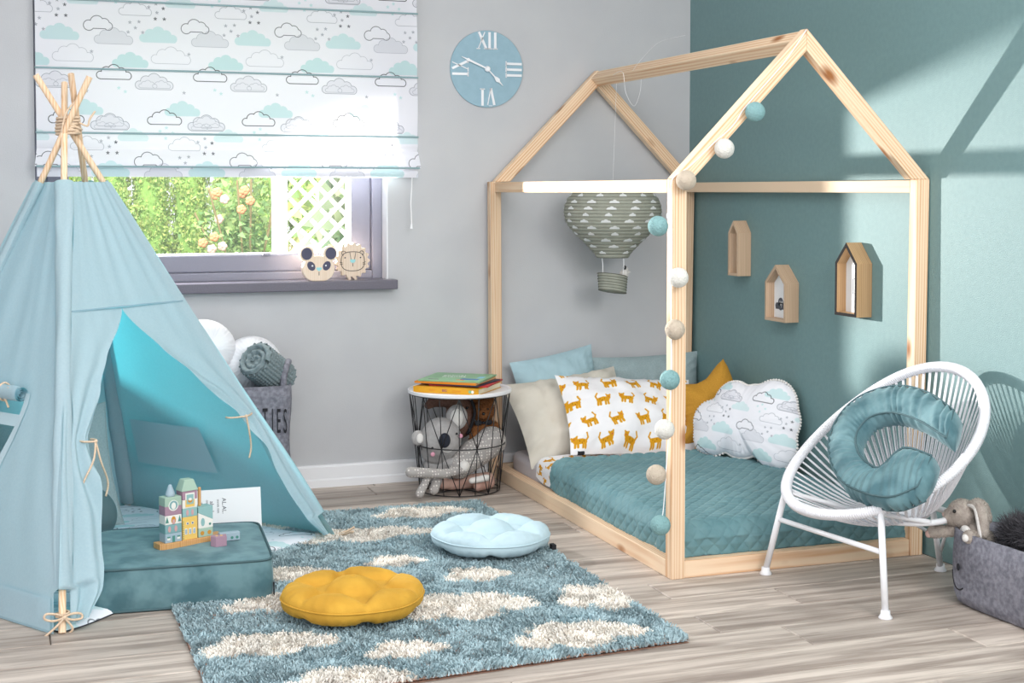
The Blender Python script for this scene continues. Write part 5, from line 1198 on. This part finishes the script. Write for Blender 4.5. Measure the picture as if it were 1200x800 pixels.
book('thin red picture book lying over the yellow hardback', -1.065, -.235, .4120, .23, .22, .005, rot+.1, 'book_red')
book('thin dark blue picture book between red and orange books', -1.090, -.245, .4174, .235, .21, .004, rot-.05, 'book_dark')
book('thin orange-spined picture book below the green one', -1.108, -.232, .4218, .25, .215, .007, rot+.02, 'book_orange')
b5_, M5 = book('green covered picture book on top of the stack', -1.095, -.222, .4292, .245, .225, .005, rot+.08, 'book_green')
obj('lettering', xf(xf(text_vf('animal\nfriends', .034, .0002), Matrix.Translation((-.02, .02, .0053)) @ Matrix.Rotation(.2, 4, 'Z')), M5), 'ink_white', b5_)
for (p, m_) in (((.03, .10, -.07, -.04), 'book_blue'), ((.02, .05, -.09, -.075), 'book_orange'), ((.08, .104, -.02, .03), 'book_lightblue'), ((-.09, -.05, -.088, -.08), 'ink_purple')): obj('cover_art', xf(box(*p, .005, .0056), M5), m_, b5_)

# ---------------------------------------------------------------- soft toys in the wire basket
ko = thing('koala_toy', 'grey plush koala with big dark nose inside the wire basket', 'soft toy', (-1.17, -.26, .02))
kc = Vector((-1.180, -.275, .208))
hd = blob('head', [(kc, (.080, .070, .084)), (kc+Vector((0, .02, -.055)), (.07, .06, .05))], 'grey_plush', ko, .006, 4)
for sx, c in ((1, Vector((.066, .01, .078))), (-1, Vector((-.090, .0, .010)))):
    cc_ = kc+c; e = blob('ear', [(cc_, (.044, .020, .050) if sx > 0 else (.026, .016, .030))], 'grey_plush', ko, .005, 2); obj('inner_ear', ball(cc_+Vector((-.004*sx, -.014, 0)), .032 if sx > 0 else .017, 10, (.8, .35, 1.1)), 'white_plush', e, True)
obj('nose', ball(kc+Vector((-.005, -.066, .006)), .0225, 14, (1, .6, 1.25)), 'dark_plush', ko, True)
for dx, dz_ in ((-.052, -.02), (.044, .028)): obj('eye', ball(kc+Vector((dx, -.062, dz_)), .0045, 8), 'black_gloss', ko, True)
mat('cheek_pink', '#d99bb0', None, .9)
for dx, dz_ in ((-.050, -.045), (.060, .018)): obj('cheek', ball(kc+Vector((dx, -.060, dz_)), .0085, 8, (1, .45, 1)), 'cheek_pink', ko, True)
obj('smile', tube([kc+Vector((.022*math.sin(a)+.006, -.069, -.024-.014*math.cos(a))) for a in np.linspace(-1.0, 1.2, 8)], .0014, 5), 'white_plush', ko, True)
blob('body', [(kc+Vector((.01, .03, -.115)), (.072, .055, .072)), (kc+Vector((.02, -.02, -.085)), kc+Vector((.070, -.055, -.095)), .022, .022)], 'grey_plush', ko, .007, 3)
obj('paw', ball(kc+Vector((.070, -.072, -.096)), .022, 12, (1, .8, 1)), 'white_plush', ko, True)
# polka-dot elephant / long soft toy
m_, nt_, b_ = new_mat('dotted_plush'); vo_ = N(nt_, 'ShaderNodeTexVoronoi', _Scale=1.0, _Randomness=0.0); nt_.links.new(coords(nt_, (85, 85, 85)), vo_.inputs['Vector'])
mx_ = mixrgb(nt_, '#a8a3a1', '#dedad6', ramp(nt_, vo_.outputs['Distance'], .34, .26)); nt_.links.new(mx_.outputs[2], b_.inputs['Base Color']); b_.inputs['Roughness'].default_value = .95
et = thing('dotted_toy', 'long grey plush toy with white dots and limp arms in basket', 'soft toy', (-1.05, -.27, .03))
blob('body', [((-1.115, -.30, .105), (-.975, -.265, .185), .050, .060), ((-1.05, -.285, .145), .058)], 'dotted_plush', et, .007, 4)
blob('arm', [((-1.10, -.335, .10), (-1.20, -.375, .095), .020, .018), ((-1.20, -.375, .095), (-1.335, -.40, .115), .018, .020)], 'dotted_plush', et, .005, 3)
blob('leg', [((-1.20, -.33, .09), (-1.235, -.365, .035), .018, .019)], 'dotted_plush', et, .005, 2); blob('leg', [((-1.26, -.37, .085), (-1.300, -.40, .032), .014, .017)], 'dotted_plush', et, .005, 2)
for a, b in (((-1.05, -.345, .185), 0), ((-1.025, -.335, .115), 1)): obj('sewn_eye', tube([Vector(a)+Vector((.013*math.cos(t), -.004, .013*math.sin(t))) for t in np.linspace(2.2, 4.6, 8)], .0012, 5), 'black_thread', et, True)
tb_ = thing('teddy_bear', 'brown curly teddy bear with black bow tie in the basket', 'soft toy', (-.985, -.225, .15))
tcn = Vector((-.992, -.215, .30))
hd = blob('head', [(tcn, (.046, .042, .044)), (tcn+Vector((-.012, -.038, -.008)), .020), (tcn+Vector((-.032, .0, .038)), (.014, .008, .014)), (tcn+Vector((.034, .0, .036)), (.014, .008, .014))], 'brown_plush', tb_, .005, 2); fur(hd, 2600, .007, .002, 'brown_plush', seed=8)
bd = blob('body', [(tcn+Vector((.005, .0, -.090)), (.055, .045, .060)), (tcn+Vector((-.03, -.02, -.06)), tcn+Vector((-.055, -.045, -.11)), .018, .017), (tcn+Vector((.04, -.02, -.06)), tcn+Vector((.058, -.03, -.115)), .018, .017)], 'brown_plush', tb_, .006, 2); fur(bd, 2600, .007, .002, 'brown_plush', seed=9)
obj('nose', ball(tcn+Vector((-.016, -.058, -.005)), .006, 8), 'black_gloss', tb_, True)
for dx in (-.024, .010): obj('eye', ball(tcn+Vector((dx-.004, -.043, .010)), .004, 8), 'black_gloss', tb_, True)
obj('bow_tie', join(ball(tcn+Vector((-.012, -.045, -.042)), .006, 8), ball(tcn+Vector((-.032, -.042, -.042)), .013, 8, (1.2, .5, .8)), ball(tcn+Vector((.010, -.042, -.042)), .013, 8, (1.2, .5, .8))), 'black_thread', tb_, True)
br = thing('brown_felt_toy', 'brown felt toy with dark strap behind the koala in basket', 'soft toy', (-1.08, -.17, .2))
blob('body', [((-1.075, -.19, .275), (.060, .045, .085)), ((-1.09, -.20, .335), (-1.17, -.18, .345), .022, .030), ((-1.17, -.18, .345), (-1.205, -.19, .325), .028, .016)], 'brown_felt', br, .006, 4)
obj('strap', tube(spline([(-1.045, -.235, .345), (-1.035, -.245, .30), (-1.045, -.24, .25), (-1.06, -.23, .215)], 6), .006, 8), 'black_thread', br, True); obj('button_eye', ball((-1.062, -.236, .315), .0055, 8), 'black_gloss', br, True)
pk_ = thing('pink_doll', 'dusty pink rag doll lying flat at the bottom of basket', 'soft toy', (-1.06, -.25, .012))
blob('body', [((-1.14, -.27, .034), (-.985, -.25, .036), .025, .030), ((-1.05, -.33, .030), (-.99, -.29, .03), .020, .022), ((-1.17, -.28, .040), .026), ((-1.08, -.18, .03), (-1.17, -.2, .03), .02, .02)], 'pink_cloth', pk_, .007, 4)
blob('cream_sleeve', [((-1.08, -.345, .055), (-1.02, -.345, .062), .012, .014)], 'white_plush', pk_, .005, 2)

# ---------------------------------------------------------------- rope chair
ch = thing('rope_chair', 'white tubular lounge chair strung with white cords beside the bed', 'chair', (-.33, -1.93, 0))
hc = Vector((-.332, -1.91, .417)); az, ti = .082, .646; hu = Vector((math.cos(az)*math.cos(ti), math.sin(az)*math.cos(ti), math.sin(ti))); hv = Vector((-math.sin(az), math.cos(az), 0)); hn = Vector((-.6, -.0493, .7985))
HA, HB = .318, .306
def hoop(a, k=1.0, up=0): return hc+hu*HA*k*math.cos(a)+hv*HB*k*math.sin(a)+hn*(.020*math.cos(2*a)+up)
HP = [hoop(a) for a in np.linspace(0, 2*PI, 120, endpoint=False)]
obj('hoop', tube(HP, .0135, 12, closed=True), 'enamel_white', ch, True)
# cord wrapped round the hoop (fine relief)
wrapc = []
for i in range(0, 1800):
    a = 2*PI*i/1800*1.0; c = hoop(a); t_ = (hoop(a+.01)-c).normalized(); e1 = hn.copy(); e1 = (e1-t_*e1.dot(t_)).normalized(); e2 = t_.cross(e1); b = i*2*PI/6; wrapc.append(c+(e1*math.cos(b)+e2*math.sin(b))*.0138)
obj('hoop_wrap', tube(wrapc, .0033, 5, closed=True), 'cord_white', ch, True)
rcn = Vector((-.300, -1.985, .222)); RR = .120
def ringp(a): return rcn+Vector((math.cos(a)*RR*1.05, math.sin(a)*RR, 0))
obj('seat_ring', tube([ringp(a) for a in np.linspace(0, 2*PI, 60, endpoint=False)], .009, 10, closed=True), 'enamel_white', ch, True)
NC = 76; cord_mesh = None
for i in range(NC):
    a = 2*PI*i/NC; p = hoop(a)-hn*.004; aa = math.atan2((p-rcn).y, (p-rcn).x); q = rcn+Vector((math.cos(aa)*.060, math.sin(aa)*.060, -.002)); q2 = ringp(aa)+Vector((0, 0, .010))
    if (p-q).length < .03: continue
    mid = p.lerp(q, .55)-hn*.012-Vector((0, 0, .018))
    for o_ in (-.0028, .0028):
        off = Vector((-math.sin(aa), math.cos(aa), 0))*o_
        obj('cord', tube(spline([p+off*.6, mid+off, q+off*.5], 4), .0023, 5), 'cord_white', ch, True)
obj('seat_knot', xf(lathe([(.001, -.006), (.060, -.006), (.066, -.002), (.060, .003), (.001, .003)], 24), Matrix.Translation(rcn)), 'cord_white', ch, True)
fA, fB, fC = Vector((-.595, -1.70, 0)), Vector((-.515, -2.200, 0)), Vector((-.078, -1.845, 0))
def near_hoop(px_): return min(HP, key=lambda p: (p-px_).length)
tA = min(HP, key=lambda p: (Vector((p.x, p.y, 0))-Vector((-.555, -1.745, 0))).length); tB = min(HP, key=lambda p: (Vector((p.x, p.y, 0))-Vector((-.47, -2.125, 0))).length)
def leg(p, q, nm='leg', r=.0095):
    o = obj(nm, tube([p, q+Vector((0, 0, .012))], r, 12), 'enamel_white', ch, True)
    obj('foot_cap', xf(lathe([(.001, 0), (.018, 0), (.019, .003), (.013, .012), (.0125, .022), (.001, .022)], 20), Matrix.Translation((q.x, q.y, 0))), 'enamel_white', o, True); return o
leg(tA, fA); leg(tB, fB)
obj('stretcher', tube([tA.lerp(fA, .36), tB.lerp(fB, .40)], .0075, 10), 'enamel_white', ch, True)
leg(ringp(.35)+Vector((0, 0, 0)), fC); obj('leg_brace', tube([ringp(-.9), fC+Vector((-.004, -.002, .05))], .0055, 8), 'enamel_white', ch, True); obj('leg_brace', tube([ringp(1.6), fC+Vector((-.004, -.002, .10))], .0055, 8), 'enamel_white', ch, True)
obj('ring_support', tube(spline([tB+Vector((.0, .0, -.012)), tB.lerp(ringp(-2.0), .5), ringp(-1.6)], 5), .008, 9), 'enamel_white', ch, True); obj('ring_support', tube([tA.lerp(fA, .04), ringp(2.6)], .007, 9), 'enamel_white', ch, True)

# letter C cushion
FO = [(0.125, -0.222), (0.172, -0.072), (0.176, 0.067), (0.118, 0.163), (0.031, 0.179), (-0.075, 0.128), (-0.163, 0.025), (-0.212, -0.078), (-0.228, -0.188), (-0.215, -0.291), (-0.16, -0.343)]
FI = [(0.023, -0.285), (0.062, -0.137), (0.07, -0.019), (0.04, 0.048), (-0.011, 0.051), (-0.06, 0.019), (-0.107, -0.049), (-0.128, -0.109), (-0.129, -0.161), (-0.046, -0.177), (-0.048, -0.294)]
def c_cushion():
    front, back = .056, .006; n = len(FO)*0+70; m = 40
    SO = spline([(a, b, 0) for a, b in FO], 26); SI = spline([(a, b, 0) for a, b in FI], 26); n = len(SO)
    V = []
    K = 36
    for i in range(n):
        o_, i_ = SO[i], SI[i]; f = i/(n-1)
        for k in range(K):
            t = k/K
            # closed section: front face (outer->inner), inner side, back face, outer side
            if t < .36: q = t/.36; s, d = q, front+.016*math.sin(q*PI)
            elif t < .5: q = (t-.36)/.14; s, d = 1+.05*math.sin(q*PI), front+(back-front)*q
            elif t < .86: q = (t-.5)/.36; s, d = 1-q, back-.010*math.sin(q*PI)
            else: q = (t-.86)/.14; s, d = -.05*math.sin(q*PI), back+(front-back)*q
            uv_ = o_.lerp(i_, s) if 0 <= s <= 1 else o_+(i_-o_)*s
            arc = i*.55
            pk = .0042*math.sin(i*.85+2.2*math.sin(i*.13)+2*t)*(.4+abs(noise.noise(Vector((i*.05, 1, 0))))*2.2)*(1 if (t > .30 and t < .9) or t < .06 else .55)+.003*noise.noise(Vector((uv_.x*30, uv_.y*30, d*20)))
            V.append(hc+hu*uv_.x+hv*uv_.y+hn*(d+(pk if t < .36 else -pk))+ (hu*(uv_.x/.2)*pk if .36 <= t else Vector((0, 0, 0))))
    F = [(i*K+k, i*K+(k+1) % K, (i+1)*K+(k+1) % K, (i+1)*K+k) for i in range(n-1) for k in range(K)]
    for i in (0, n-1): # bulged end caps
        c = sum((V[i*K+k] for k in range(K)), Vector())/K; d = (SO[i]-SO[i-1 if i else 1]).normalized(); c2 = c+(hu*d.x+hv*d.y)*.012; V.append(c2); j = len(V)-1; F += [(i*K+k, i*K+(k+1) % K, j) for k in range(K)]
    o = obj('letter_cushion', (V, F), 'velvet_teal', smooth=True, loc=(-.33, -1.93, .3)); tag(o, 'large teal velvet cushion shaped like letter C on rope chair', 'cushion')
    me = o.data; bm = bmesh.new(); bm.from_mesh(me); bmesh.ops.recalc_face_normals(bm, faces=bm.faces); bm.to_mesh(me); bm.free()
    P3 = lambda p, d: hc+hu*p.x+hv*p.y+hn*d
    obj('piping', tube([P3(p, front+.002) for p in SO]+[P3(p, front+.002) for p in SI[::-1]], .0030, 6, closed=True), 'piping', o, True)
    obj('piping', tube([P3(p, back) for p in SO], .0028, 6), 'piping', o, True)
    return o
c_cushion()

# ---------------------------------------------------------------- whale basket, bunny and fur throw
wb = thing('whale_basket', 'grey felt whale-shaped basket with stitched eye and smile near wall', 'basket', (-.15, -2.38, 0))
def whale(z, grow=0.):
    P = []; x0, x1, y0, y1 = -.268-grow, -.03+grow, -2.74-grow, -2.098+grow; n = 96
    for i in range(n):
        a = 2*PI*i/n; p = .42; c, s = math.cos(a), math.sin(a); x = (x0+x1)/2+(x1-x0)/2*math.copysign(abs(c)**p, c); y = (y0+y1)/2+(y1-y0)/2*math.copysign(abs(s)**.55, s)
        q = max(0, (y+2.35)/.25); x += (.012*(1-q) if x < -.15 else 0)
        P.append((x+.045*(max(0, -2.15-y)) , y, z))
    return P
hz = lambda p: .207-.02*max(0, (-2.12-p[1]))*0+.10*max(0, -2.45-p[1])
rings = []
for z, g in ((0, -.02), (.006, -.008), (.03, 0.), (.08, .004), (.14, .004), (.2, .0)): rings.append([(x, y, z*hz((x, y))/.207 if z > .1 else z) for x, y, _ in whale(0, g)])
top = [(x, y, hz((x, y))) for x, y, _ in whale(0, 0.)]; rings[-1] = top
inn = [(x, y, hz((x, y))-.0) for x, y, _ in whale(0, -.007)]; rings += [inn, [(x, y, .12) for x, y, _ in whale(0, -.010)], [(x, y, .01) for x, y, _ in whale(0, -.014)]]
obj('body', loft(rings, True, True), 'felt_grey', wb, True)
ye = -2.158
obj('eye', ball((-.2662, -2.178, .112), .0078, 12, (.35, .8, 1.3)), 'black_thread', wb, True)
wbody = [c for c in wb.children if c.name.startswith('body')][0]
def onto(o, p):
    q = Vector(p)-ORG[o.name]; ok, loc_, nr_, _ = o.closest_point_on_mesh(q); return loc_+ORG[o.name]
obj('mouth', tube([onto(wbody, p) for p in spline([(-.27, -2.112, .090), (-.27, -2.118, .062), (-.275, -2.135, .046), (-.275, -2.162, .042), (-.275, -2.185, .052)], 6)], .0022, 6), 'black_thread', wb, True)
bn = thing('plush_bunny', 'beige plush rabbit with long ears leaning over whale basket', 'soft toy', (-.19, -2.17, .12))
hb = Vector((-.208, -2.118, .243))
hd = blob('head', [(hb, (.040, .044, .041)), (hb+Vector((-.020, .018, -.010)), .026)], 'bunny_plush', bn, .0045, 3); fur(hd, 3500, .0045, .0014, 'bunny_plush', seed=21)
for k, (p0, p1, p2, r) in enumerate((((-.200, -2.142, .272), (-.200, -2.185, .270), (-.205, -2.212, .195), .015), ((-.175, -2.125, .276), (-.165, -2.150, .266), (-.160, -2.172, .225), .013))):
    pts = spline([p0, p1, p2], 6); e = obj('ear', tube(pts, [r*(.55+.6*math.sin(PI*min(1, (i+1)/len(pts)))**.8) for i in range(len(pts))], 12), 'bunny_plush', bn, True); fur(e, 1500, .004, .0014, 'bunny_plush', seed=22+k)
    obj('inner_ear', tube([Vector(p)+Vector((-.011, .004, -.001)) for p in pts[1:]], [r*.55*(.4+.6*math.sin(PI*(i+1)/len(pts))) for i in range(len(pts)-1)], 8), 'white_plush', e, True)
bd = blob('body', [((-.180, -2.170, .150), (.045, .050, .062)), ((-.190, -2.150, .192), .036)], 'bunny_plush', bn, .005, 3); fur(bd, 3500, .0045, .0014, 'bunny_plush', seed=25)
for k, q in enumerate((((-.215, -2.115, .196), (-.252, -2.045, .178), .016, .018), ((-.220, -2.190, .195), (-.250, -2.205, .200), .016, .019))):
    a = blob('arm', [q], 'bunny_plush', bn, .0045, 3); fur(a, 1600, .004, .0014, 'bunny_plush', seed=30+k)
    e = Vector(q[1]); obj('paw_pad', ball(e+Vector((-.012, .006, -.006)) if k == 0 else e+Vector((-.016, -.002, -.001)), .011, 8, (.7, 1, 1)), 'pink_plush' if k == 0 else 'white_plush', a, True)
obj('chest_patch', ball((-.226, -2.155, .205), .018, 10, (.6, 1, .8)), 'white_plush', bn, True)
obj('eye', ball(hb+Vector((-.037, -.012, .012)), .0052, 10), 'black_gloss', bn, True); obj('eye', ball(hb+Vector((-.012, .033, .010)), .0052, 10), 'black_gloss', bn, True)
obj('nose', ball(hb+Vector((-.040, .031, -.006)), .0055, 8), 'pink_plush', bn, True)
ft = thing('fur_throw', 'shaggy dark grey faux fur throw heaped in the whale basket', 'throw', (-.14, -2.42, .1))
hp = blob('backing', [((-.125, -2.27, .205), (.052, .06, .04)), ((-.12, -2.36, .222), (.055, .08, .05)), ((-.12, -2.50, .235), (.055, .09, .05)), ((-.12, -2.62, .23), (.05, .07, .045)), ((-.13, -2.44, .12), (.055, .20, .07))], 'fur_dark', ft, .012, 6)
fur(hp, 26000, .042, .0026, 'fur_dark', droop=-.15, jit=.55, seed=40, name='fur')
